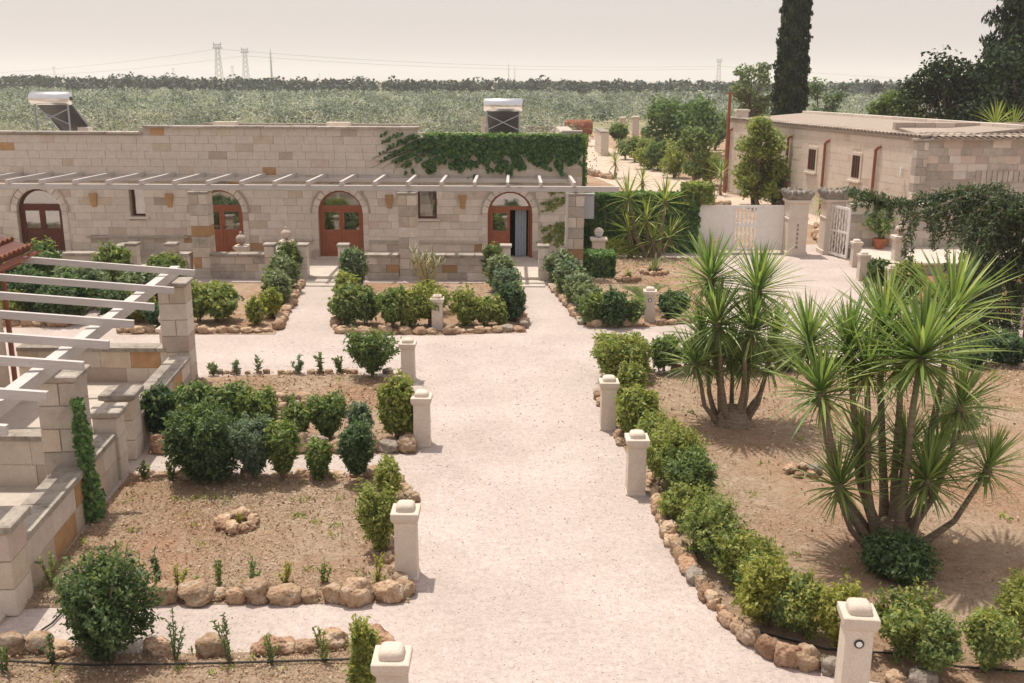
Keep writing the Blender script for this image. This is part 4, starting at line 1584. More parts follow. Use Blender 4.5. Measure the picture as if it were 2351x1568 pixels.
# roof slabs
rf = MB()
nrm = Vector((-dl.y, dl.x, 0)).normalized()
if nrm.x > 0:
    nrm = -nrm
a0, a1 = C1 + nrm * .08, C0 + nrm * .08
inn = -nrm * 4.5
rz1 = EV + .24
rf.add([(a0.x, a0.y, EV - .1), (a1.x, a1.y, EV - .1), (a1.x + inn.x, a1.y + inn.y, rz1), (a0.x + inn.x, a0.y + inn.y, rz1),
        (a0.x, a0.y, EV), (a1.x, a1.y, EV), (a1.x + inn.x, a1.y + inn.y, rz1 + .1), (a0.x + inn.x, a0.y + inn.y, rz1 + .1)],
       [(0, 1, 2, 3), (7, 6, 5, 4), (0, 4, 5, 1), (1, 5, 6, 2), (2, 6, 7, 3), (3, 7, 4, 0)])
roof1 = rf.build('roof', 'tile_pale', ob)
etile = barrel('eave_tile', 'tile_pale', .55, .12)
slope = math.atan2(rz1 - EV, 4.5)
yaw = math.atan2(nrm.y, nrm.x)
n_ = int(Lw / .27)
for i in range(n_ + 1):
    p = C1 + dl * (i / n_) + nrm * .12
    inst('eave_tile', etile, roof1, (p.x, p.y, EV + .03), (0, -slope, yaw + math.pi), (1, 1, 1))
# upper ridge coping of the side roof and the front lean-to
rid = MB()
for i in range(20):
    p = C1 + dl * ((i + .5) / 20) - nrm * 4.3
    inst('ridge_stone', blockmesh('stone_pale'), roof1, (p.x, p.y, EV + .38), (0, 0, math.atan2(dl.y, dl.x)), (Lw / 20 - .02, .35, .12))
zt = GZ(318, 2200, 36.9)
rf2 = MB().add([(.3, -.28, zt), (10, -.28, zt), (10, 3.2, zt + .22), (.3, 3.2, zt + .22), (.3, -.28, zt - .06), (10, -.28, zt - .06), (10, 3.2, zt + .16), (.3, 3.2, zt + .16)],
               [(0, 1, 2, 3), (7, 6, 5, 4), (0, 4, 5, 1), (1, 5, 6, 2), (2, 6, 7, 3), (3, 7, 4, 0)]).build('lean_to_roof', 'tile_pale', ob, False, C0)
for i in range(34):
    for r in range(3):
        inst('lean_to_tile', etile, rf2, (.45 + i * .27, -.36 + r * .5, zt + .02 + r * .035), (0, -math.atan2(.22, 3.48), math.pi / 2), (1, 1, 1))
bp_ = MB()
for i in range(12):
    inst('parapet_stone', blockmesh('stone_pink'), ob, (C0.x + .6 + i * .8, C0.y + 3.45, zt + .22 + .05), (0, 0, 0), (.78, .3, .3))
MB().sqlathe([(.3, 0), (.3, .45), (.36, .47), (.36, .58)]).build('chimney', 'stone_pale', ob, False, (C1.x + .5, C1.y - .4, EV - .05))

# ================================================================== BOLLARDS
W2 = .132
m_shaft = MB().sqlathe([(W2 + .012, -.05), (W2 + .012, .03), (W2, .045), (W2 - .006, .72), (W2 + .004, .74)]).mesh('shaft', 'bollard_stone')
m_cap = MB().sqlathe([(W2 + .004, .741), (W2 + .022, .765), (W2 + .034, .80), (W2 + .034, .86), (W2 + .022, .868)]).mesh('cap', 'bollard_stone')
dm = MB()
pr = [(.112, 0), (.112, .035), (.104, .06), (.088, .078), (.06, .09), (.0, .095)]
pts = []
n = 20
for r, z in pr:
    for j in range(n):
        a = 2 * math.pi * (j + .5) / n
        c_, s_ = math.cos(a), math.sin(a)
        k_ = 1 / (abs(c_) ** 6 + abs(s_) ** 6) ** (1 / 6)
        pts.append((r * c_ * k_, r * s_ * k_, .866 + z))
fs_ = [(i * n + j, i * n + (j + 1) % n, (i + 1) * n + (j + 1) % n, (i + 1) * n + j) for i in range(len(pr) - 1) for j in range(n)]
m_dome = MB().add(pts, fs_).mesh('dome', 'bollard_stone', True)
tor = MB()
N1, N2 = 20, 6
tv = [((.036 + .011 * math.cos(q)) * math.cos(p), -.0 + .011 * math.sin(q), (.036 + .011 * math.cos(q)) * math.sin(p)) for p in np.linspace(0, 2 * math.pi, N1, False) for q in np.linspace(0, 2 * math.pi, N2, False)]
tf = [(i * N2 + j, ((i + 1) % N1) * N2 + j, ((i + 1) % N1) * N2 + (j + 1) % N2, i * N2 + (j + 1) % N2) for i in range(N1) for j in range(N2)]
m_ring = tor.add(tv, tf).mesh('lamp_ring', 'ring_black', True)
m_lens = MB().prismY([(.03 * math.cos(a), .03 * math.sin(a)) for a in np.linspace(0, 2 * math.pi, 16, False)], -.008, .004).mesh('lamp_lens', 'lamp_white')


def bollard(p, h, label, ring=False, rz=0.0):
    s = h / .96
    t = thing('stone_bollard', label, 'bollard', (p[0], p[1], 0), 'pale stone path bollards', rz)
    k_ = 1.0
    for nm, me in (('shaft', m_shaft), ('cap', m_cap), ('dome', m_dome)):
        inst(nm, me, t, (0, 0, 0), (0, 0, 0), (k_, k_, s))
    if ring:
        r = inst('lamp_ring', m_ring, t, (0, -W2 - .004, .62 * s))
        inst('lamp_lens', m_lens, r, (0, 0, 0))


BL = [((935, 1322), .97, 'pale stone bollard at the corner of the bed with the open stone circle', 0, 0),
      ((970, 1020), .93, 'stone bollard at the near corner of the middle bed, beside a tall bright shrub', 0, 0),
      ((938, 872), .86, 'stone bollard at the far corner of the middle left bed, half behind a shrub', 0, 0),
      ((1005, 758), .88, 'pinkish bollard with round lamp before the bed with the pale cactus', 1, 0),
      ((1395, 983), .95, 'stone bollard at the far left corner of the big yucca bed', 0, 0),
      ((1458, 1130), .95, 'stone bollard beside the hedge halfway along the yucca bed', 0, 0),
      ((1490, 738), .88, 'pinkish bollard with round lamp before the fan-leaved cycad', 1, -.1),
      ((1962, 612), .9, 'stone bollard nearest the open gate leaf', 0, 0),
      ((1978, 643), .88, 'second stone bollard from the gate at the corner of the small right bed', 0, 0),
      ((2043, 680), .9, 'stone bollard in front of the light green shrub below the platform', 0, 0),
      ((1641, 585), .62, 'small stone bollard in front of the white gate', 0, 0)]
for (x, y), h, lb, ring, rz in BL:
    p = at(x, y)
    bollard(p, h, lb, ring, rz)
p = atY(1985, 1395, 8.32)
bollard((p.x, 8.32 + .13), p.z, 'large stone bollard with round black-ringed lamp at the lower right', 1, -.12)
p = atY(895, 1500, 7.66)
bollard((p.x, 7.66 + .13), p.z, 'stone bollard cut off by the bottom edge near the small lower left bed', 0)
p = at(2338, 752)
bollard((p.x, p.y), .85, 'pinkish rounded bollard at the right edge below the weeping cedar', 0)
b = at(386, 800)
finial_post(b.x, b.y, 0, .62, 'small white ball-topped post just left of the far terrace pillar', .3)

# ================================================================== ROCKS
ROCK = {}
for mt in ('rock_stone', 'rock_red', 'rock_grey', 'stone_pale'):
    for v in range(5):
        bm = bmesh.new()
        bmesh.ops.create_icosphere(bm, subdivisions=3, radius=.5)
        off = Vector((v * 7.3, len(ROCK) * 3.1, 1.7))
        for q in bm.verts:
            c = q.co.normalized()
            r = .5 * (1 + .42 * noise.noise(c * 1.4 + off) + .26 * noise.noise(c * 3.2 + off) - .16 * abs(noise.noise(c * 5.5 + off)) + .07 * noise.noise(c * 11 + off))
            q.co = c * r
            q.co.x = max(-.46, min(.46, q.co.x * 1.1))
            q.co.z = max(-.3, min(.44, q.co.z * 1.05))
        me = bpy.data.meshes.new('rock')
        bm.to_mesh(me)
        bm.free()
        me.shade_smooth()
        me.materials.append(MATS[mt])
        ROCK[(mt, v)] = me
RW_ = [('rock_stone', 70), ('rock_red', 22), ('rock_grey', 8)]


def edging(label, lines, size, weights=RW_, flat=.75, skip=0.0, name='rock_edging'):
    """a row of loose rocks along pixel polylines"""
    t = thing(name, label, 'rock edging', at(*lines[0][0]))
    o = t.location
    for ln in lines:
        pts = [at(x, y) for x, y in ln]
        segs = [(a, b, (b - a).length) for a, b in zip(pts[:-1], pts[1:])]
        tot = sum(s[2] for s in segs)
        u = 0
        while u < tot:
            w = size * rnd.uniform(.65, 1.35)
            m_ = u + w / 2
            q = m_
            for a, b, l in segs:
                if q <= l:
                    break
                q -= l
            p = a.lerp(b, min(1, q / max(l, 1e-6)))
            d = (b - a).normalized()
            if rnd.random() >= skip:
                hgt = w * flat * rnd.uniform(.75, 1.25)
                me = ROCK[(pick(weights), rnd.randrange(5))]
                inst('rock', me, t, (p.x - o.x + rnd.uniform(-.03, .03), p.y - o.y + rnd.uniform(-.04, .04), hgt * .28), (rnd.uniform(-.15, .15), rnd.uniform(-.15, .15), math.atan2(d.y, d.x) + rnd.uniform(-.3, .3)), (w * 1.08, w * rnd.uniform(.7, .95), hgt))
            u += w * .93
    return t


edging('rock edging along the front of the bed left of the middle door path', [[(276, 764), (632, 764)], [(634, 760), (690, 655)]], .3)
edging('rock edging around the dark hedges at far left', [[(0, 748), (150, 748)], [(152, 745), (235, 690)]], .3)
edging('rock edging around the front of the bed with the pale cactus', [[(766, 764), (990, 767)], [(1020, 766), (1208, 760)], [(1206, 755), (1172, 665)], [(768, 758), (790, 668)]], .27)
edging('rock edging of the bed with the fan-leaved cycad', [[(1266, 660), (1343, 748)], [(1350, 750), (1470, 748)], [(1510, 748), (1592, 738)]], .28)
edging('small dark rocks along the back of the middle left bed', [[(480, 858), (900, 858)], [(902, 862), (925, 880)]], .17, skip=.35)
edging('pinkish rocks in a row between the trimmed shrubs and the narrow gravel path', [[(344, 1036), (945, 1036)], [(940, 1030), (925, 985)]], .30, flat=.95)
edging('rocks along the far side of the bed with the open stone circle', [[(330, 1096), (440, 1098)], [(560, 1098), (880, 1098)], [(890, 1098), (935, 1130), (952, 1160)]], .23, skip=.12)
edging('big orange-tan boulders along the front of the bed with the open stone circle', [[(345, 1378), (930, 1378)], [(930, 1372), (915, 1315)]], .29, [('rock_stone', 80), ('rock_red', 20)], flat=.9)
edging('small rocks beside the bollard at the right of the stone circle bed', [[(898, 1300), (905, 1240)]], .2)
edging('brown rocks along the far side of the bottom left bed', [[(10, 1494), (320, 1498)], [(335, 1500), (600, 1498), (800, 1484)], [(815, 1478), (850, 1462), (905, 1510)]], .24, skip=.22)
edging('weathered limestone boulders along the curved edge of the yucca bed', [[(1500, 1130), (1535, 1235), (1600, 1345), (1680, 1448), (1785, 1520), (1925, 1545)]], .215, [('rock_stone', 80), ('rock_red', 14), ('rock_grey', 6)], flat=1.05)
edging('small rocks at the left of the yucca bed between the two bollards', [[(1374, 905), (1382, 935)], [(1416, 1000), (1432, 1025)], [(1486, 1085), (1494, 1115)]], .2)
edging('rocks along the back of the yucca bed', [[(1470, 855), (1640, 852), (1900, 845)], [(2180, 845), (2351, 838)]], .2, skip=.3)
edging('rocks behind the bollard at the lower right', [[(2030, 1560), (2130, 1575)]], .22)
edging('reddish rocks at the corner of the small right bed', [[(1990, 645), (2045, 690)]], .28)
edging('rubble stones lying behind the gate opening', [[(1868, 540), (1892, 560)], [(1872, 520), (1890, 530)]], .4, flat=.9)
edging('low reddish rocks around a plant bed beyond the white gate', [[(1618, 470), (1690, 472)]], .5, flat=.6)
edging('pale stones beside the dirt road', [[(1350, 400), (1405, 412)], [(1380, 345), (1392, 338)]], .5)


def ring(label, x, y, rpx, n, size, name='stone_ring', weights=RW_):
    c = at(x, y)
    r = rpx / pxm(c)
    t = thing(name, label, 'stone circle', c)
    c.z = 0
    for i in range(n):
        a = 2 * math.pi * i / n + rnd.uniform(-.15, .15)
        w = size * rnd.uniform(.8, 1.25)
        inst('rock', ROCK[(pick(weights), rnd.randrange(5))], t, (math.cos(a) * r, math.sin(a) * r, .03 + w * .26), (0, 0, a + rnd.uniform(-.4, .4)), (w, w * .85, w * .75))
    return t


ring('open circle of tan stones in the middle of the front left bed', 548, 1210, 36, 12, .19, weights=[('rock_stone', 75), ('rock_red', 25)])
ring('half hidden circle of pinkish stones behind the trimmed shrubs', 672, 932, 38, 10, .24)
ring('small heap of pale stones beside the big yucca', 1842, 1092, 28, 6, .2)
ring('stone circle around a small plant in the bed with the cycad', 1440, 646, 22, 8, .24)
ring('stone circle around the variegated agave', 1502, 630, 25, 10, .24)


# ================================================================== SHRUBS
S = shrub
def row(entries, **kw):
    for e_ in entries:
        x, yt, yb, w, mt, lb = e_[:6]
        k2 = dict(kw)
        if len(e_) > 6:
            k2.update(e_[6])
        S(x, yt, yb, w, mt, lb, **k2)


gA = 'shrubs in the bed left of the middle door path'
row([(500, 658, 742, 98, 'leaf_bright', 'round bright green citrus-like bush to the right of the far terrace pillar', dict(trunk=.24)),
     (458, 655, 742, 60, 'leaf_bright', 'bright bush half hidden by the far terrace pillar', dict(trunk=.2)),
     (667, 563, 642, 58, 'leaf_mid', 'hedge shrub nearest the house left of the middle door path'),
     (650, 592, 672, 66, 'leaf_sage', 'second hedge shrub from the house left of the middle door path'),
     (638, 628, 702, 60, 'leaf_sage', 'third hedge shrub from the house left of the middle door path'),
     (624, 668, 732, 42, 'leaf_lime', 'small yellowish shrub at the path end of the left hedge', dict(form='loose')),
     (588, 682, 748, 32, 'leaf_bright', 'slim upright bright shrub just left of the yellowish one', dict(form='cone')),
     (267, 568, 655, 66, 'leaf_mid', 'dark round shrub beside the left capped post of the far left wall'),
     (385, 585, 662, 86, 'leaf_mid', 'broad shrub beside the right capped post of the far left wall'),
     (340, 618, 702, 104, 'leaf_sage', 'wide greyish shrub seen between the first two terrace rafters'),
     (283, 658, 738, 100, 'leaf_dark', 'dark shrub seen between third and fourth terrace rafters'),
     (325, 664, 742, 66, 'leaf_lime', 'yellow-green shrub seen above the terrace beam'),
     (365, 698, 756, 64, 'leaf_dark', 'dark low shrub left of the far terrace pillar', dict(trunk=.22))], group=gA, form='round')
row([(100, 566, 668, 76, 'leaf_mid', 'round shrub in front of the dark leftmost door', {}),
     (190, 604, 702, 118, 'leaf_sage', 'wide hedge shrub behind the second terrace rafter at far left', {}),
     (70, 628, 728, 118, 'leaf_dark', 'dark hedge shrub behind the third terrace rafter at far left', {}),
     (152, 640, 738, 100, 'leaf_dark', 'dark hedge shrub beside the gravel gap at far left', {}),
     (38, 672, 738, 56, 'leaf_lime', 'yellow-green shrub beside the drainpipe of the tiled house', {}),
     (20, 600, 690, 90, 'leaf_dark', 'dark shrub behind the eave of the tiled house', {})], form='hedge', group='hedge shrubs at far left')
gB = 'shrubs of the bed with the pale cactus'
row([(812, 575, 665, 56, 'leaf_sage', 'hedge shrub nearest the house right of the middle door path', dict(form='hedge')),
     (800, 628, 702, 48, 'leaf_bright', 'bright second shrub right of the middle door path', dict(form='hedge')),
     (798, 660, 745, 62, 'leaf_bright', 'bright shrub at the front left corner of the cactus bed', {}),
     (840, 664, 748, 60, 'leaf_mid', 'second shrub from the left in the front row of the cactus bed', dict(trunk=.18)),
     (903, 668, 756, 66, 'leaf_mid', 'third shrub from the left in the front row, on a thin trunk', dict(trunk=.24)),
     (942, 674, 754, 60, 'leaf_bright', 'bright shrub two places left of the lamp bollard', {}),
     (985, 658, 752, 84, 'leaf_bright', 'broad leafy shrub directly behind the lamp bollard', dict(trunk=.2)),
     (1068, 670, 750, 70, 'leaf_bright', 'shrub just right of the lamp bollard in the cactus bed', dict(form='loose')),
     (1112, 685, 750, 46, 'leaf_bright', 'narrow shrub second right of the lamp bollard', dict(trunk=.18)),
     (1146, 698, 750, 36, 'leaf_lime', 'small yellowish shrub third right of the lamp bollard', dict(form='loose')),
     (1133, 567, 642, 50, 'leaf_mid', 'hedge shrub nearest the open door on its left side', dict(form='hedge')),
     (1150, 590, 672, 60, 'leaf_sage', 'second hedge shrub from the open door, left of its path', dict(form='hedge')),
     (1163, 624, 704, 60, 'leaf_sage', 'third hedge shrub from the open door, left of its path', dict(form='hedge')),
     (1177, 656, 738, 50, 'leaf_dark', 'last hedge shrub left of the open door path, by the corner rock', dict(form='hedge'))], group=gB)
gC = 'shrubs of the bed with the cycad'
row([(1287, 582, 652, 56, 'leaf_sage', 'first hedge shrub right of the open door path, nearest the house', {}),
     (1306, 604, 678, 58, 'leaf_sage', 'second hedge shrub right of the open door path', {}),
     (1326, 630, 704, 62, 'leaf_sage', 'third hedge shrub right of the open door path', {}),
     (1346, 656, 728, 58, 'leaf_sage', 'fourth hedge shrub right of the open door path', {}),
     (1362, 682, 746, 52, 'leaf_mid', 'fifth hedge shrub right of the open door path, at the corner', {}),
     (1408, 670, 750, 58, 'leaf_dark', 'dark conical shrub beside the corner of the right hedge', dict(form='cone')),
     (1455, 690, 748, 38, 'leaf_mid', 'small round shrub just left of the cycad bollard', dict(trunk=.2, form='round')),
     (1546, 672, 732, 62, 'leaf_dark', 'round dark shrub to the right of the cycad bollard', dict(form='round'))], form='hedge', group=gC)
gD = 'shrubs of the middle left bed'
row([(852, 762, 868, 96, 'leaf_mid', 'large loose shrub at the far corner of the middle left bed', dict(form='loose')),
     (913, 870, 1012, 84, 'leaf_bright', 'tall bright shrub between the two middle bollards', dict(trunk=.14)),
     (370, 893, 1012, 70, 'leaf_dark', 'dark shrub touching the capped gate post', dict(form='vase')),
     (441, 888, 1004, 78, 'leaf_mid', 'second shrub from the gate post in the back row', dict(form='box')),
     (516, 894, 1004, 84, 'leaf_mid', 'third shrub from the gate post in the back row', dict(form='box')),
     (592, 904, 1012, 70, 'leaf_mid', 'fourth shrub from the gate post in the back row', dict(form='box')),
     (680, 932, 1022, 62, 'leaf_mid', 'tapering shrub in front of the pinkish stone circle', dict(form='vase')),
     (754, 906, 1014, 76, 'leaf_mid', 'egg-shaped shrub right of the pinkish stone circle', dict(form='vase')),
     (828, 928, 1024, 54, 'leaf_sage', 'narrow upright shrub last in the back row', dict(form='vase'))], group=gD)
gE = 'shrubs of the stone circle bed'
row([(475, 950, 1106, 146, 'leaf_dark', 'largest box-trimmed dark shrub with yellowish top behind the stone circle bed', dict(form='box', trunk=.1)),
     (585, 960, 1106, 96, 'leaf_sage', 'tall greyish shrub joined to the largest box-trimmed one', dict(form='vase', trunk=.14)),
     (650, 978, 1106, 66, 'leaf_mid', 'slender shrub with bare forked stem behind the stone circle bed', dict(form='vase', trunk=.22)),
     (734, 1012, 1106, 58, 'leaf_mid', 'small tapering shrub second from right in the trimmed row', dict(form='vase')),
     (820, 978, 1112, 72, 'leaf_dark', 'egg-shaped shrub at the right end of the trimmed row', dict(form='vase', trunk=.16)),
     (893, 1055, 1150, 66, 'leaf_bright', 'bright loose shrub at the far right corner of the stone circle bed', dict(form='loose')),
     (870, 1132, 1268, 82, 'leaf_bright', 'bright upright shrub left of the front bollard', dict(form='loose', trunk=.12))], group=gE)
gF = 'shrubs of the bottom left bed'
row([(250, 1298, 1512, 184, 'leaf_dark', 'big dark shrub at the lower left beside the narrow gravel path', dict(form='round', trunk=.1, lump=.26)),
     (836, 1438, 1605, 66, 'leaf_bright', 'upright bright shrub beside the bollard cut off by the bottom edge', dict(form='loose', trunk=.05))], group=gF)
gG = 'hedge shrubs around the yucca bed'
row([(1428, 772, 872, 122, 'leaf_bright', 'wide box-shaped shrub at the far left corner of the yucca bed', dict(form='box')),
     (1528, 774, 858, 72, 'leaf_mid', 'dark round shrub just right of the wide box-shaped one', dict(trunk=.2)),
     (1600, 785, 852, 76, 'leaf_mid', 'shrub half hidden behind the left yucca heads', dict(trunk=.15)),
     (1700, 788, 852, 100, 'leaf_mid', 'shrub behind the trunks of the left yucca', {}),
     (1800, 780, 850, 90, 'leaf_mid', 'shrub between the two yuccas at the back of the bed', {}),
     (1442, 846, 962, 79, 'leaf_bright', 'slender pale shrub behind the far left bollard of the yucca bed', dict(form='loose')),
     (1460, 896, 1005, 100, 'leaf_bright', 'bushy shrub between the two yucca bed bollards', {}),
     (1505, 956, 1055, 91, 'leaf_bright', 'pale shrub just right of the halfway bollard', {}),
     (1548, 979, 1120, 129, 'leaf_bright', 'largest rounded shrub of the curved hedge', {}),
     (1580, 1046, 1160, 117, 'leaf_mid', 'dark-based rounded shrub below the largest one in the curved hedge', {}),
     (1560, 1122, 1205, 79, 'leaf_lime', 'small yellowish shrub squeezed against the boulders', dict(form='loose')),
     (1618, 1142, 1285, 129, 'leaf_bright', 'bright bushy shrub halfway down the curved hedge', dict(form='loose')),
     (1662, 1196, 1312, 84, 'leaf_bright', 'shrub filling the curved hedge between its two largest lower bushes', dict(form='loose')),
     (1735, 1278, 1398, 86, 'leaf_mid', 'darker shrub filling the curved hedge above the yellow-green one', dict(form='loose')),
     (1805, 1335, 1458, 90, 'leaf_bright', 'shrub third left of the large lamp bollard', dict(form='loose', trunk=.18)),
     (1702, 1226, 1352, 124, 'leaf_bright', 'bushy shrub next down the curved hedge towards the lamp bollard', dict(form='loose')),
     (1762, 1302, 1445, 134, 'leaf_lime', 'yellow-green shrub of the curved hedge with bare stems above boulders', dict(form='loose', trunk=.2)),
     (1852, 1339, 1468, 115, 'leaf_bright', 'shrub second left of the large lamp bollard', dict(form='loose', trunk=.2)),
     (1920, 1362, 1492, 100, 'leaf_lime', 'shrub immediately left of the large lamp bollard', dict(form='loose', trunk=.2)),
     (2070, 1372, 1512, 120, 'leaf_bright', 'shrub immediately right of the large lamp bollard', dict(form='loose', trunk=.2)),
     (2135, 1425, 1560, 92, 'leaf_bright', 'second shrub right of the large lamp bollard', dict(form='loose', trunk=.15)),
     (2262, 1410, 1545, 112, 'leaf_bright', 'third shrub right of the large lamp bollard', dict(form='loose', trunk=.15)),
     (2340, 1345, 1470, 110, 'leaf_bright', 'shrub at the lower right edge in the yucca shadow', dict(form='loose', trunk=.12)),
     (2052, 1238, 1322, 156, 'leaf_dark', 'low dark spreading shrub at the foot of the big yucca', dict(trunk=.02)),
     (2190, 922, 1010, 110, 'leaf_sage', 'thin greyish dry bush behind the big yucca', dict(form='loose', dens=.5)),
     (2232, 788, 842, 80, 'leaf_dark', 'dark shrub under the cedar behind the big yucca', {}),
     (2305, 768, 838, 96, 'leaf_dark', 'dark shrub at the right edge under the cedar', {})], group=gG)
row([(2014, 598, 655, 48, 'leaf_dark', 'dark small shrub behind the second bollard from the gate', {}),
     (2082, 602, 692, 80, 'leaf_bright', 'light green shrub behind the third bollard from the gate', {}),
     (2165, 640, 712, 76, 'leaf_bright', 'light shrub right of the third bollard, below the platform', {}),
     (2232, 650, 715, 70, 'leaf_mid', 'shrub at the foot of the weeping cedar', {})], group='shrubs of the small right bed')
row([(1420, 284, 352, 50, 'leaf_mid', 'small round tree-like shrub left of the dirt road gateposts', dict(trunk=.45)),
     (1458, 312, 372, 50, 'leaf_mid', 'shrub along the far side of the dirt road', {}),
     (1512, 325, 392, 62, 'leaf_mid', 'rounded shrub along the dirt road next to the leafy young tree', {}),
     (1480, 320, 380, 46, 'leaf_bright', 'lighter shrub between the two dirt road shrubs', {})], group='shrubs along the dirt road', leaf=1.1)
row([(1548, 332, 408, 76, 'leaf_bright', 'leafy shrub at the foot of the young tree by the dirt road', {}),
     (1618, 352, 424, 62, 'leaf_bright', 'shrub between the young tree and the corner of the outbuilding', {}),
     (1488, 338, 388, 60, 'leaf_bright', 'low bright shrub on the edge of the dirt road', {}),
     (1437, 322, 366, 48, 'leaf_mid', 'small shrub in front of the wall end by the dirt road', {}),
     (1640, 262, 345, 80, 'leaf_mid', 'tall shrub beside the upright pole at the outbuilding corner', {}),
     (1730, 358, 472, 92, 'leaf_bright', 'dense leafy shrub under the tree before the outbuilding wall', {}),
     (1776, 385, 472, 58, 'leaf_mid', 'narrow shrub behind the left gate pillar', {})], group='shrubs beyond the gate', leaf=1.15, form='loose', lump=.2)

gs = 'young plants in the beds'
for x, yt, yb, w, mt, lb in (
    (490, 836, 862, 26, 'leaf_sage', 'leftmost tiny seedling at the back of the middle left bed'), (545, 830, 860, 30, 'leaf_sage', 'second tiny seedling at the back of the middle left bed'),
    (594, 820, 859, 22, 'leaf_sage', 'third seedling at the back of the middle left bed'), (687, 816, 859, 34, 'leaf_sage', 'fourth seedling, thin and branched, at the back of the middle left bed'),
    (735, 813, 859, 24, 'leaf_mid', 'fifth seedling at the back of the middle left bed'), (783, 820, 860, 32, 'leaf_mid', 'sixth seedling, beside the large loose shrub'),
    (395, 1058, 1108, 26, 'leaf_mid', 'small plant left of the largest box-trimmed shrub'), (332, 1062, 1102, 30, 'leaf_mid', 'small plant at the back left of the stone circle bed'),
    (868, 1272, 1345, 44, 'leaf_lime', 'yellow sapling behind the boulders left of the front bollard'), (365, 1262, 1345, 28, 'leaf_dark', 'dark upright sapling at the left end of the boulders'),
    (410, 1300, 1352, 46, 'leaf_lime', 'pale sapling second from left behind the boulders'), (455, 1325, 1352, 20, 'leaf_bright', 'tiny sapling third from left behind the boulders'),
    (502, 1288, 1354, 40, 'leaf_bright', 'sapling fourth from left behind the boulders'), (578, 1284, 1350, 54, 'leaf_bright', 'branched sapling in the middle behind the boulders'),
    (655, 1292, 1345, 30, 'leaf_lime', 'faint yellowish sapling right of the middle behind the boulders'), (746, 1284, 1342, 30, 'leaf_bright', 'slim sapling behind the right boulders'),
    (122, 1268, 1352, 50, 'leaf_bright', 'leafy weed in the shade of the terrace wall'), (203, 1262, 1325, 40, 'leaf_mid', 'small plant above the big dark lower left shrub'),
    (403, 1402, 1518, 56, 'leaf_mid', 'tall thin sapling beside the big dark lower left shrub'), (530, 1412, 1522, 84, 'leaf_mid', 'sparse two-stemmed sapling in the bottom left bed'),
    (620, 1458, 1532, 58, 'leaf_bright', 'bright short sapling in the middle of the bottom left bed'), (742, 1446, 1522, 72, 'leaf_bright', 'sapling left of the upright bright shrub at the bottom'),
    (125, 1458, 1530, 44, 'leaf_mid', 'sapling left of the big dark lower left shrub'), (14, 1468, 1548, 60, 'leaf_mid', 'sapling in the bottom left corner'),
    (672, 905, 940, 40, 'leaf_mid', 'small plant inside the pinkish stone circle'), (552, 1180, 1212, 16, 'leaf_lime', 'tiny shoot inside the open stone circle'),
    (1440, 622, 645, 18, 'leaf_lime', 'tiny plant inside the stone circle near the cycad'), (1890, 485, 545, 40, 'leaf_mid', 'leafy plant seen through the gate opening'),
    (1412, 388, 412, 34, 'leaf_mid', 'low plant beside the dirt road'), (1640, 420, 462, 40, 'leaf_mid', 'plant in the rock bed beyond the white gate'),
    (1990, 640, 668, 20, 'leaf_bright', 'tiny plant beside the second bollard from the gate')):
    sapling(x, yt, yb, w, mt, lb, group=gs, stems=3 if w < 25 else 5, dens=1.3)
# irrigation hose
pts = [at(x, y, .07) for x, y in ((-30, 1515), (200, 1526), (420, 1524), (640, 1518), (840, 1512))]
tag(MB().tube(pts, .012, 5).build('irrigation_hose', 'hose_black'), 'black irrigation hose along the bottom left bed', 'hose')
pts = [at(x, y, .07) for x, y in ((1700, 1440), (1900, 1490), (2050, 1500), (2200, 1530), (2400, 1545))]
tag(MB().tube(pts, .012, 5).build('irrigation_hose', 'hose_black'), 'black irrigation hose under the shrubs at lower right', 'hose')
pts = [at(x, y, .03) for x, y in ((150, 1380), (148, 1400), (120, 1430), (90, 1450), (40, 1468))]
tag(MB().tube(pts, .012, 5).build('irrigation_hose', 'hose_black'), 'black hose curling across the gravel near the bottom left terrace pillar', 'hose')

# ================================================================== YUCCAS
def yleaf(L, wd, bend, seg=6):
    """one sword leaf along +x, bending down; returns verts, faces"""
    v, f = [], []
    for i in range(seg + 1):
        u = i / seg
        ang = -bend * u
        x = L * (u if bend < .05 else math.sin(bend * u) / bend)
        z = -L * (0 if bend < .05 else (1 - math.cos(bend * u)) / bend)
        w = wd * (.55 + 1.1 * u - 1.65 * u * u) if u < .55 else wd * .66 * (1 - ((u - .55) / .45) ** 1.4)
        w = max(w, .0015)
        v += [(x, -w / 2, z + w * .22), (x, 0, z), (x, w / 2, z + w * .22)]
    for i in range(seg):
        a = i * 3
        f += [(a, a + 1, a + 4, a + 3), (a + 1, a + 2, a + 5, a + 4)]
    return v, f


YL = []
for bend in (.05, .35, .7, 1.0, 1.3):
    v, f = yleaf(1.0, .072, bend)
    YL.append((np.array(v), f, MB().add(v, f).mesh('leaf', 'yucca_leaf_single', True)))


def rot_leaf(az, el):
    return Matrix.Rotation(az, 3, 'Z') @ Matrix.Rotation(-el, 3, 'Y')


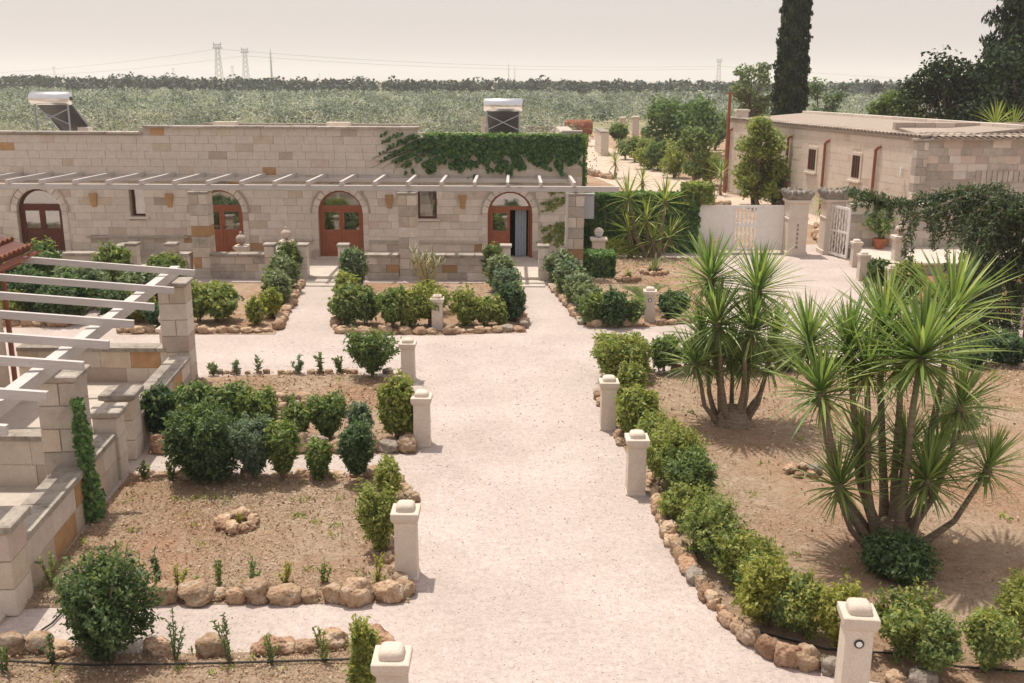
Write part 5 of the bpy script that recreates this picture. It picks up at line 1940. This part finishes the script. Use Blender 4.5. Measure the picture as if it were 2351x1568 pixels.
def rosette(t, c, L, nleaf, nobj, axis, rng, restV, restF, down=.5):
    ax = Vector(axis).normalized()
    tilt = Vector((0, 0, 1)).rotation_difference(ax).to_matrix()
    core = MB().tube([(0, 0, -.2), (0, 0, -.05), (0, 0, .08)], [.045, .06, .02], 8)
    for q in range(12):                      # dead leaves hanging below the head
        a = rng.uniform(0, 6.28)
        core.bar((math.cos(a) * .04, math.sin(a) * .04, -.05), (math.cos(a) * L * .22, math.sin(a) * L * .22, -L * rng.uniform(.3, .5)), .02, .006)
    o = core.build('rosette', 'yucca_bark', t, True, c)
    for i in range(nleaf):
        u = (i + .5) / nleaf
        az = i * 2.39996 + rng.uniform(-.2, .2)
        el = math.radians(85 - 128 * u ** 1.15 + rng.uniform(-10, 10))
        k_ = min(4, int(rng.uniform(0, 1.0) + u * 1.7))
        ln = L * rng.uniform(.78, 1.12) * (.72 + .5 * math.sin(math.pi * min(1, u * .8 + .2)))
        M = tilt @ rot_leaf(az, el)
        ln *= 1.12 if .25 < u < .8 else 1.0
        base = M @ Vector((.03, 0, 0)) + tilt @ Vector((0, 0, .05 - .17 * u))
        if i % max(1, nleaf // max(1, nobj)) == 0 and nobj > 0:
            lf = bpy.data.objects.new('leaf', YL[k_][2])
            COL.objects.link(lf)
            lf.parent = o
            lf.matrix_local = Matrix.Translation(base) @ M.to_4x4() @ Matrix.Diagonal((ln, ln * .85, ln, 1))
        else:
            v = YL[k_][0] * np.array([ln, ln * .85, ln])
            v = v @ np.array(M).T + np.array(base) + np.array(c)
            n0 = sum(len(q) for q in restV)
            restV.append(v)
            restF.extend([tuple(j + n0 for j in f_) for f_ in YL[k_][1]])


def yucca(label, base, heads, name='yucca', nleaf=64, nobj=22, trunk_r=.06, bark='yucca_bark', swell=True, lscale=1.0, dense=1.0):
    """heads: (offset from base, leaf length, stem foot offset)"""
    rng = nextrng()
    t = thing(name, label, 'yucca', base)
    restV, restF = [], []
    for (c, L, foot, nl) in heads:
        c = Vector(c)
        L = L * lscale
        nl = int(nl * dense)
        f0 = Vector((foot[0], foot[1], -.05))
        mid = f0.lerp(c, .45) + Vector((-.12 * (c.x - f0.x) * -1.2, .0, -.10 * c.z * (1 if abs(c.x) > .5 else .1)))
        p1 = f0.lerp(mid, .5) + Vector((rng.normal() * .02, rng.normal() * .02, 0))
        r = trunk_r * (.75 + .18 * c.z)
        MB().tube([f0, p1, mid, mid.lerp(c, .55) + Vector((rng.normal() * .03, rng.normal() * .03, 0)), c], [r * 1.9, r * 1.25, r, r * .85, r * .75], 8).build('trunk', bark, t, True)
        axd = Vector(((c.x - mid.x) * .6, (c.y - mid.y) * .6, max(.3, c.z - mid.z)))
        rosette(t, c, L, nl, nobj, axd, rng, restV, restF)
    me = bpy.data.meshes.new('leaf_mass')
    me.from_pydata(np.vstack(restV).tolist(), [], restF)
    me.shade_smooth()
    me.materials.append(MATS['leaf_yucca'])
    stuff(inst('leaf_mass', me, t))
    if swell:
        MB().lathe([(.36, -.05), (.33, .06), (.24, .2), (.16, .36)], 14).build('root_crown', bark, t, True)
    return t


def heads_px(base, lst):
    out = []
    for vx, vy, dy, L, fx, fy, nl in lst:
        p = atY(vx, vy, base.y + dy)
        out.append(((p.x - base.x, dy, p.z), L, (fx, fy), nl))
    return out


b1 = at(1682, 978)
yucca('left green yucca clump with several slender trunks in the right bed', b1, heads_px(b1, [
    (1632, 640, .25, .60, -.10, .1, 120), (1740, 664, .15, .60, .10, .05, 120), (1648, 742, -.25, .58, -.06, -.1, 110), (1727, 758, -.3, .56, .05, -.12, 110),
    (1595, 832, -.1, .46, -.2, 0, 84), (1680, 812, .35, .5, .05, .2, 90), (1765, 832, .1, .44, .22, .05, 74), (1646, 832, .2, .46, -.12, .15, 80),
    (1708, 838, -.05, .46, .1, -.05, 80), (1612, 770, .4, .48, -.15, .2, 84), (1780, 770, .35, .46, .2, .2, 80)]), nobj=24, trunk_r=.04, lscale=1.2, dense=1.3)
b2 = at(2045, 1255)
yucca('big spreading green yucca clump with many trunks at the lower right', b2, heads_px(b2, [
    (1886, 898, -.25, .50, -.22, -.08, 112), (1858, 788, .35, .50, -.16, .1, 104), (2115, 818, -.3, .66, .02, -.15, 135), (1950, 802, .2, .52, -.08, .05, 108),
    (2030, 752, .5, .58, -.02, .15, 112), (2185, 718, .55, .62, .12, .15, 118), (2205, 930, .1, .45, .16, .05, 92), (2268, 1072, .0, .42, .30, .02, 84),
    (1928, 1112, -.25, .44, -.26, -.1, 88), (2130, 1102, -.3, .48, .16, -.15, 96), (1980, 1032, .1, .46, -.06, .0, 92), (2080, 1032, .25, .46, .05, .1, 92), (2148, 1050, .2, .44, .12, .1, 84),
    (2070, 822, .3, .5, .04, .08, 96), (1990, 850, -.05, .48, -.12, .02, 92)]), nobj=20, trunk_r=.04, lscale=1.18, dense=1.3)
b3 = at(1500, 592)
yucca('tall dark yucca group in front of the ivy wall', b3, heads_px(b3, [(1442, 455, .1, .85, -.2, 0, 44), (1526, 462, .1, .85, .1, 0, 44), (1484, 505, -.2, .8, -.05, 0, 40), (1500, 552, -.3, .75, .02, 0, 36), (1536, 545, .0, .75, .15, 0, 36)]), nobj=0, trunk_r=.07, swell=False)
b4 = at(1447, 592)
yucca('short pale yucca on a thin stem left of the tall yucca group', b4, heads_px(b4, [(1445, 530, 0, .72, 0, 0, 44)]), nobj=0, trunk_r=.07, swell=False)
for x, yb, yt, L, lb in ((1475, 430, 415, .55, 'small yucca top showing over the ivy wall'), (1888, 520, 470, .8, 'yucca standing behind the gate opening'), (1412, 408, 372, .9, 'thin yucca beside the dirt road'), (1775, 470, 440, .8, 'small yucca at the foot of the tree beyond the gate'), (1655, 448, 400, .9, 'small yucca by the corner of the outbuilding')):
    b = at(x, yb) if x != 1475 else Vector((GX(1475, 36.2, 430), 36.2, 0))
    yucca(lb, b, heads_px(b, [(x, yt, 0, L, 0, 0, 40)]), nobj=0, trunk_r=.06, swell=False)
p = Vector((GX(2290, 45, 270), 45, 0))
yucca('bright palm-like yucca behind the outbuilding roof at right', p, heads_px(p, [(2285, 285, 0, 1.0, 0, 0, 60), (2325, 292, .4, .9, .2, 0, 50)]), nobj=0, trunk_r=.1, swell=False)


# agave, cycad, cactus, grass clump
def spiky(label, name, cat, b, n, L, wd, mat, elr, bend=.3, curve_up=False):
    rng = nextrng()
    t = thing(name, label, cat, b)
    k_ = 0
    me = {}
    for i in range(n):
        az = i * 2.39996 + rng.uniform(-.2, .2)
        el = math.radians(rng.uniform(*elr))
        ln = L * rng.uniform(.75, 1.15)
        v, f = yleaf(ln, wd, bend + rng.uniform(0, .3))
        M = rot_leaf(az, el)
        o = MB().add(v, f).build('leaf', mat, t, True)
        o.matrix_local = Matrix.Translation((0, 0, .03)) @ M.to_4x4()
    return t


spiky('variegated yellow agave growing inside a stone circle', 'agave', 'agave', at(1502, 628), 14, .62, .11, 'leaf_agave', (35, 85), .1)


def cycad(label, b, n, L):
    rng = nextrng()
    t = thing('cycad', label, 'cycad', b)
    MB().lathe([(.13, -.03), (.14, .1), (.08, .22)], 8).build('trunk', 'bark', t)
    for i in range(n):
        az = i * 2.39996
        mb = MB()
        el = math.radians(rng.uniform(25, 75))
        M = rot_leaf(az, el)
        for s in range(16):
            u = .15 + .85 * s / 16
            bx_ = L * math.sin(.9 * u) / .9
            bz_ = -L * (1 - math.cos(.9 * u)) / .9
            ll = L * .3 * math.sin(math.pi * min(1, u * .85 + .12))
            for sd in (-1, 1):
                a = Vector((bx_, 0, bz_))
                e2 = Vector((bx_ + ll * .5, sd * ll * .8, bz_ + ll * .15))
                mb.add([M @ (a + Vector((-.012, 0, 0))), M @ (a + Vector((.02, 0, 0))), M @ e2], [(0, 1, 2)])
        mb.build('frond', 'leaf_mid', t, False, (0, 0, .2))
    return t


cycad('fan-leaved dark cycad behind the lamp bollard near the open door path', at(1480, 715), 18, .85)
cycad('small cycad fronds behind the lamp bollard of the cactus bed', at(1005, 722), 12, .6)

rng = np.random.default_rng(90)
b = at(978, 658)
ca = thing('candelabra_cactus', 'pale branching candelabra cactus in front of the veranda wall', 'cactus', b)
for i in range(17):
    a = rng.uniform(0, 6.28)
    r1, r2 = rng.uniform(.05, .28), rng.uniform(.2, .62)
    h1, h2 = rng.uniform(.2, .45), rng.uniform(.75, 1.12)
    f0 = Vector((math.cos(a) * .06, math.sin(a) * .06, -.03))
    m1 = Vector((math.cos(a) * r1, math.sin(a) * r1, h1))
    e1 = Vector((math.cos(a) * r2, math.sin(a) * r2, h2))
    mb = MB().tube([f0, m1, m1.lerp(e1, .5) + Vector((math.cos(a) * .05, math.sin(a) * .05, 0)), e1], [.035, .034, .03, .016], 6)
    for q in range(3):
        s_ = m1.lerp(e1, rng.uniform(.35, .9))
        d_ = Vector((rng.normal() * .1, rng.normal() * .1, .16))
        mb.tube([s_, s_ + d_ * .6 + Vector((d_.x * .5, d_.y * .5, 0)), s_ + d_ * 1.4], [.022, .022, .01], 5)
    mb.build('branch', 'leaf_cactus', ca, True)

rng = nextrng()
b = at(1405, 592)
gr = thing('grass_clump', 'pale yellow-green grass clump right of the lantern pedestal', 'grass clump', b)
n = 900
a = rng.uniform(0, 6.28, n)
u = rng.uniform(.1, 1, n) ** .7
P = np.stack([np.cos(a) * u * .95, np.sin(a) * u * .4, .05 + .55 * (1 - u) + rng.uniform(0, .15, n)], 1)
T = np.stack([np.cos(a), np.sin(a) * .5, .9 - u], 1)
inst('blades', quadmesh('blades', leafquads(P, rng.normal(size=P.shape), .35, .03, rng, tang=T * 3), 'leaf_lime'), gr)

# ================================================================== WEEPING CEDAR AT RIGHT
rng = nextrng()
cb = at(2362, 775)
ce = thing('weeping_cedar', 'dark weeping cedar with an arching branch hanging over the right bed', 'tree', cb)
CY = cb.y
loc = lambda vx, vy, dy=0: atY(vx, vy, CY + dy) - cb
tr_ = MB()
tr_.tube([(0, 0, -.1), (.0, 0, .9), loc(2352, 560), loc(2318, 470), loc(2260, 438), loc(2180, 440)], [.15, .13, .11, .09, .07, .05], 8)
limbs = [
    ([(2320, 470), (2250, 432), (2160, 446), (2070, 468), (1998, 452), (1955, 442)], 0),
    ([(2320, 480), (2240, 440), (2150, 475), (2090, 500)], -.6),
    ([(2330, 470), (2290, 428), (2220, 440), (2150, 490)], .6),
    ([(2340, 470), (2380, 440), (2460, 480)], .2),
    ([(2330, 500), (2280, 455), (2225, 500), (2205, 560)], -.9),
    ([(2330, 520), (2300, 480), (2250, 540), (2230, 600)], -1.2),
    ([(2325, 560), (2290, 560), (2240, 620), (2215, 690)], -.8),
    ([(2330, 600), (2360, 580), (2400, 640)], -.8),
    ([(2330, 620), (2300, 620), (2270, 690), (2262, 740)], -.5),
    ([(2330, 520), (2350, 480), (2390, 520), (2400, 600)], -1.0),
    ([(2350, 600), (2320, 590), (2290, 640), (2275, 700)], -1.1),
    ([(2350, 560), (2300, 530), (2262, 570), (2240, 650)], .5),
    ([(2350, 500), (2320, 450), (2262, 470), (2180, 520)], .9),
    ([(2350, 660), (2340, 660), (2315, 700), (2305, 755)], -.9)]
LP, LT = [], []
for pts, dy in limbs:
    pp = [loc(x, y, dy * (i / (len(pts) - 1))) for i, (x, y) in enumerate(pts)]
    tr_.tube(pp, [.05 * (1 - .8 * i / (len(pp) - 1)) for i in range(len(pp))], 5)
    tot = len(pp) - 1
    nst = 44 if len(pts) > 4 else 13
    for s_ in range(nst):
        u = rng.uniform(.12, 1) * tot
        i = min(int(u), tot - 1)
        p = pp[i].lerp(pp[i + 1], u - i)
        tipn = u / tot
        ln = rng.uniform(.3, 1.45) * (.95 - .7 * tipn if len(pts) > 5 else 1.0)
        q = Vector((rng.normal() * .18, rng.normal() * .25, -ln))
        tr_.tube([p, p + q * .4 + Vector((q.x * .5, q.y * .5, .06)), p + q], [.012, .009, .004], 4)
        m = int(28 + ln * 85)
        t_ = rng.uniform(0, 1, m)
        C = np.array(p)[None] + np.outer(t_, np.array(q)) + np.outer(4 * t_ * (1 - t_), [q.x * .4, q.y * .4, .05]) + rng.normal(size=(m, 3)) * np.array([.04, .04, .03])
        LP.append(C)
        LT.append(np.tile(np.array(q.normalized()), (m, 1)) * .8 + rng.normal(size=(m, 3)) * .8)
    for i in range(tot):                    # green cover on top of the limb
        m = 330 if len(pts) > 4 else 190
        t_ = rng.uniform(0, 1, m)[:, None]
        LP.append(np.array(pp[i]) * (1 - t_) + np.array(pp[i + 1]) * t_ + rng.normal(size=(m, 3)) * np.array([.12, .16, .06]))
        LT.append(rng.normal(size=(m, 3)))
LP, LT = np.vstack(LP), np.vstack(LT)
inst('crown', quadmesh('crown', leafquads(LP, rng.normal(size=LP.shape), .13, .035, rng, tang=LT), 'leaf_cedar'), ce)
tr_.build('trunk', 'bark', ce)

# ================================================================== TREES BEHIND
def px_tree(x, yt, yb, w, Y, mat, label, **kw):
    b = atY(x, yb, Y)
    b.z = 0
    h = atY(x, yt, Y).z
    return tree(b, h, w / 2 / pxm((b.x, Y, h * .6)), mat, label, **kw)


px_tree(1592, 278, 415, 92, 56, 'leaf_bright', 'leafy young tree beside the dirt road left of the outbuilding', name='young_tree', blobs=18, leaf=.17, trunk_h=.15, zc=.52, dens=1.2, sparse=.7)
px_tree(1742, 262, 472, 122, 47, 'leaf_bright', 'light green tree standing in front of the outbuilding wall', name='young_tree', blobs=30, leaf=.15, trunk_h=.1, zc=.52, dens=1.4, sparse=.7)
px_tree(1565, 222, 350, 190, 82, 'leaf_mid', 'big rounded dark green tree beyond the dirt road', blobs=26, leaf=.30, dens=1.5, zc=.5, trunk_h=.12, sparse=.4)
px_tree(1725, 112, 262, 104, 74, 'leaf_sage', 'thin grey-green tree left of the tall cypress', blobs=20, leaf=.22, dens=.8, zc=.62, trunk_h=.4)
px_tree(1886, 176, 262, 96, 72, 'leaf_sage', 'sparse grey-green tree right of the tall cypress', blobs=16, leaf=.22, dens=.55, zc=.62, trunk_h=.35)
px_tree(2055, 205, 300, 140, 62, 'leaf_mid', 'rounded green tree behind the outbuilding roof', blobs=18, leaf=.22, dens=1.2, zc=.6, trunk_h=.2)
px_tree(2172, 112, 290, 225, 56, 'leaf_conifer', 'dark open-crowned tree behind the outbuilding at upper right', blobs=30, leaf=.22, dens=1.1, zc=.64, trunk_h=.3)
px_tree(2335, 75, 300, 260, 52, 'leaf_conifer', 'dark cedar mass at the upper right edge', blobs=34, leaf=.22, dens=1.3, zc=.58, trunk_h=.2)
px_tree(2012, 184, 205, 36, 240, 'leaf_belt', 'single round tree on the horizon right of the cypress', blobs=10, leaf=.5, dens=.6, zc=.6)
px_tree(1935, 191, 206, 30, 240, 'leaf_belt', 'small tree on the horizon beside the cypress', blobs=8, leaf=.5, dens=.5, zc=.6)


def columnar(label, name, x, yt, yb, Y, w0, w1, mat, n, ls, open_=.0, tiers=0):
    rng = nextrng()
    b = atY(x, yb, Y)
    b.z = 0
    h = atY(x, yt, Y).z
    t = thing(name, label, 'tree', b)
    pm = pxm((b.x, Y, h / 2))
    u = rng.uniform(.06, 1, n)
    a = rng.uniform(0, 6.28, n)
    rr = (w0 + (w1 - w0) * u) / 2 / pm * np.clip((1 - u) * 14, .1, 1) ** .5
    lump = 1 + .13 * np.sin(a * 5 + u * 70) + .13 * np.sin(a * 4 - u * 43) + .08 * np.sin(a * 9 + u * 120) + (.28 * np.sin(u * tiers * 6.28 + 2 * np.sin(a * 2)) if tiers else 0)
    rad = rr * lump * (.55 + .45 * rng.uniform(0, 1, n) ** .4)
    P = np.stack([np.cos(a) * rad, np.sin(a) * rad, u * h], 1)
    D = np.stack([np.cos(a), np.sin(a), np.full(n, .5)], 1)
    T = D * .4 + np.array([0, 0, 1.0])
    inst('crown', quadmesh('crown', leafquads(P, D + rng.normal(size=P.shape) * .6, ls * 1.6, ls * .7, rng, tang=T), mat), t)
    MB().tube([(0, 0, -.1), (0, 0, h * .5), (0, 0, h * .92)], [.22, .14, .03], 7).build('trunk', 'bark', t)
    return t


columnar('tall dark columnar cypress rising above the outbuilding', 'cypress_tree', 1810, -70, 270, 70, 84, 52, 'leaf_conifer', 15000, .22)
columnar('dark ragged conifer at the upper right corner', 'conifer_tree', 2330, -330, 290, 58, 230, 40, 'leaf_conifer', 17000, .26, tiers=12)

# utility pole, far gateposts, rusty tank
p = at(1663, 442)
h = atY(1663, 212, p.y).z
t = thing('utility_pole', 'thin rusty upright pole at the far corner of the outbuilding', 'pole', (p.x, p.y, 0))
MB().tube([(0, 0, -.1), (0, 0, h)], [.11, .08], 8).build('pole', 'rusty_pipe', t)
MB().bar((-.2, 0, h - .05), (.2, 0, h - .05), .08).build('crosspiece', 'rusty_pipe', t)
for x, yt, yb, w, lb in ((1428, 268, 312, 13, 'left pale gatepost far beyond the dirt road'), (1458, 266, 314, 15, 'right pale gatepost far beyond the dirt road')):
    Y = 95
    b = atY(x, yb, Y)
    r = w / 2 / pxm(b)
    t = thing('far_gatepost', lb, 'post', (b.x, Y, 0))
    h = atY(x, yt, Y).z
    MB().sqlathe([(r, 0), (r, h - .25), (r * 1.2, h - .2), (r * 1.2, h - .05), (r * .6, h)]).build('shaft', 'stone_pale', t)
p = at(1388, 358)
t = thing('wall_stub', 'pale end of a low wall beside the dirt road', 'wall', (p.x, p.y, 0))
h = atY(1388, 305, p.y).z
box(-.3, .3, 0, 6, 0, h).build('wall', 'stone_pale', t)
box(-.35, .35, -.05, 6.05, h + .002, h + .1).build('coping', 'coping_stone', t)
Y = 92
c = atY(1328, 292, Y)
t = thing('rusty_tank', 'rusty cylindrical tank lying on the ground behind the house corner', 'tank', (c.x, Y, 0))
r = 17 / pxm(c)
hl = 32 / pxm(c)
zc = max(r, c.z)
v = []
n = 18
prof = [(-1, .0), (-1, .8), (-.93, 1), (.93, 1), (1, .8), (1, 0)]
for xx, q in prof:
    for j in range(n):
        a = 2 * math.pi * j / n
        v.append((xx * hl, q * r * math.cos(a), zc + q * r * math.sin(a)))
f = [(i * n + j, i * n + (j + 1) % n, (i + 1) * n + (j + 1) % n, (i + 1) * n + j) for i in range(5) for j in range(n)]
MB().add(v, f).build('shell', 'rust', t, True)
for s_ in (-.6, .6):
    box(s_ * hl - .15, s_ * hl + .15, -r * .7, r * .7, 0, zc - r * .6).build('cradle', 'rust', t)
t = thing('block_wall', 'grey block wall beside the rusty tank', 'wall', (GX(1240, 85, 300), 85, 0))
box(-1.6, 1.4, 0, .3, 0, GZ(293, 1240, 85)).build('wall', 'stone_grey', t)
box(-1.65, 1.45, -.05, .35, GZ(293, 1240, 85) + .003, GZ(293, 1240, 85) + .12).build('coping', 'coping_stone', t)
t = thing('road_wall', 'low grey wall running along the road beside the outbuilding', 'low wall', (at(1655, 385).x, at(1655, 385).y, 0))
box(-2.6, 0, 0, .3, 0, 1.0).build('wall', 'stone_grey', t)
box(-2.65, .05, -.05, .35, 1.002, 1.1).build('coping', 'stone_pink', t)

# ================================================================== OLIVE GROVE AND TREE BELT
rng = np.random.default_rng(3)
Q = []
Y = 46.0
while Y < 285:
    step = 3.6 + Y * .008
    half = Y * .60 + 14
    xs_ = np.arange(-half, half, 3.4 + Y * .005)
    for x in xs_:
        xx, yy = x + rng.normal() * .6, Y + rng.normal() * .6
        vx = W / 2 + FOC * xx / yy
        if yy < 125 and xx > 3.5 and xx < 24 + (yy - 46) * .15:
            continue
        if yy < 48 and xx > -1:
            continue
        if yy < 95 and xx > 22:
            if rng.uniform() < .4:
                continue
        h = rng.uniform(2.0, 3.5)
        r = rng.uniform(1.5, 2.4)
        n = int(np.clip(26000 / yy, 85, 400))
        d = unit(rng.normal(size=(n, 3)))
        lum = 1 + .3 * np.sin(d @ (rng.normal(size=3) * 3.0)) + .15 * np.sin(d @ (rng.normal(size=3) * 6))
        rad = (.35 + .65 * rng.uniform(0, 1, n) ** .5) * lum
        P = d * rad[:, None] * np.array([r, r, h * .42]) + np.array([xx, yy, h * .58])
        P[:, 2] = np.maximum(P[:, 2], .1)
        ls = np.clip(yy * .0023, .13, .5) * rng.uniform(.8, 1.2)
        N = d * .5 + rng.normal(size=P.shape) * .7 + np.array([0, 0, .5])
        Q.append(leafquads(P, N, ls * 1.3, ls * .6, rng))
    Y += step
stuff(tag(inst('olive_grove', quadmesh('olive_grove', np.vstack(Q), 'leaf_olive')), 'wide grey-green olive grove stretching behind the house to the horizon', 'olive grove'))
Q = []
for k_ in range(900):
    Yb = rng.uniform(290, 350)
    xx = rng.uniform(-235, 235)
    h = rng.uniform(4.4, 6.0) + (1.0 if rng.uniform() < .06 else 0) + (.6 if xx < -90 else 0)
    r = rng.uniform(2.2, 3.6)
    n = 75
    d = unit(rng.normal(size=(n, 3)))
    P = d * (.45 + .55 * rng.uniform(0, 1, n) ** .5)[:, None] * np.array([r, r, h * .45]) + np.array([xx, Yb, h * .55])
    P[:, 2] = np.maximum(P[:, 2], .2)
    Q.append(leafquads(P, d * .5 + rng.normal(size=P.shape) * .7 + np.array([0, 0, .4]), 1.15, .8, rng))
stuff(tag(inst('tree_belt', quadmesh('tree_belt', np.vstack(Q), 'leaf_belt')), 'dark belt of distant trees along the horizon', 'woods'))

# ================================================================== PYLONS AND CABLES
def pylon(x, yt, Y, label, kind=0):
    top = atY(x, yt, Y)
    h = top.z
    t = thing('electricity_pylon', label, 'pylon', (top.x, Y, 0), 'electricity pylons on the horizon')
    w = h * .085
    b = .010 * h
    mb = MB()
    if kind == 0:
        lv = np.linspace(0, h * .93, 8)
        wid = [w * (1 - .62 * z / h) for z in lv]
        for sx in (-1, 1):
            for sy in (-1, 1):
                for i in range(7):
                    mb.bar((sx * wid[i], sy * wid[i], lv[i]), (sx * wid[i + 1], sy * wid[i + 1], lv[i + 1]), b)
        for i in range(7):
            for sy in (-1, 1):
                s_ = 1 if i % 2 else -1
                mb.bar((-s_ * wid[i], sy * wid[i], lv[i]), (s_ * wid[i + 1], sy * wid[i + 1], lv[i + 1]), b * .6)
                mb.bar((s_ * wid[i], sy * wid[i], lv[i]), (-s_ * wid[i + 1], sy * wid[i + 1], lv[i + 1]), b * .6)
        mb.build('tower', 'pylon_steel', t)
        for z, l in ((h * .86, .115), (h * .95, .10)):
            MB().bar((-l * h, 0, z), (l * h, 0, z), b * 1.6, b * 2.2).bar((-l * h, 0, z), (-l * h * .8, 0, z + h * .05), b).bar((l * h, 0, z), (l * h * .8, 0, z + h * .05), b).build('crossarm', 'pylon_steel', t)
        for s_ in (-1, 1):
            MB().bar((s_ * .075 * h, 0, h * .86), (s_ * .085 * h, 0, h), b * 1.5).build('horn', 'pylon_steel', t)
    else:
        mb.tube([(0, 0, 0), (0, 0, h * .7), (0, 0, h)], [h * .035, h * .022, h * .006], 5).build('tower', 'pylon_steel', t)
        for z, l in ((h * .62, .07), (h * .72, .055), (h * .82, .04)):
            MB().bar((-l * h, 0, z), (l * h, 0, z), b).build('crossarm', 'pylon_steel', t)
    return top


for x, yt, Y, lb, kd in ((498, 97, 1000, 'leftmost of the three large pylons on the horizon', 0), (561, 109, 1080, 'middle of the three large pylons on the horizon', 0),
                         (620, 109, 1080, 'slender spire-like pylon right of the two large lattice pylons', 1), (533, 150, 2300, 'tiny pylon between the two large lattice pylons', 0),
                         (397, 155, 2500, 'tiny distant pylon left of the large pylons', 0), (123, 152, 2400, 'small distant pylon at far left', 0),
                         (1168, 144, 1900, 'left of two slender pylons behind the right solar heater', 1), (1182, 152, 2100, 'right of two slender pylons behind the right solar heater', 1),
                         (1652, 134, 1500, 'pylon on the horizon left of the grey-green tree', 0), (733, 168, 2600, 'very small pylon right of the spire-like one', 0)):
    pylon(x, yt, Y, lb, kd)


def cable(pts, label, r=.16):
    vv = [atY(x, y, Y) for x, y, Y in pts]
    t = MB().tube(vv, r, 4)
    tag(t.build('power_cable', 'pylon_steel'), label, 'cable', 'power cables over the grove')


def sag(x0, y0, Y0, x1, y1, Y1, s, n=14):
    return [(x0 + (x1 - x0) * u, y0 + (y1 - y0) * u + s * 4 * u * (1 - u), Y0 + (Y1 - Y0) * u) for u in np.linspace(0, 1, n)]


cable(sag(-120, 172, 1500, 498, 112, 1000, 10), 'upper power cable left of the large pylons', .14)
cable(sag(-120, 178, 1500, 561, 128, 1080, 12), 'lower power cable left of the large pylons', .14)
cable(sag(498, 112, 1000, 1652, 152, 1500, 16), 'long upper power cable between the large pylons and the right pylon', .16)
cable(sag(561, 128, 1080, 1652, 158, 1500, 14), 'long lower power cable between the middle pylon and the right pylon', .16)
cable(sag(1652, 152, 1500, 2420, 200, 1900, 2), 'power cable running right from the right pylon', .2)

# ================================================================== HAZE
hz = bpy.data.meshes.new('haze')
hz_o = box(-5900, 5900, -450, 7300, -1.1, 75).build('haze', 'mortar')
hz_o.data.materials.clear()
hm = bpy.data.materials.new('haze_air')
hm.use_nodes = True
hm.node_tree.nodes.remove(hm.node_tree.nodes['Principled BSDF'])
pv = hm.node_tree.nodes.new('ShaderNodeVolumePrincipled')
pv.inputs['Color'].default_value = (.93, .93, .95, 1)
pv.inputs['Density'].default_value = .0004
pv.inputs['Anisotropy'].default_value = .2
hm.node_tree.links.new(pv.outputs[0], hm.node_tree.nodes['Material Output'].inputs['Volume'])
hz_o.data.materials.append(hm)
stuff(tag(hz_o, 'thin summer haze over the whole landscape', 'haze'))
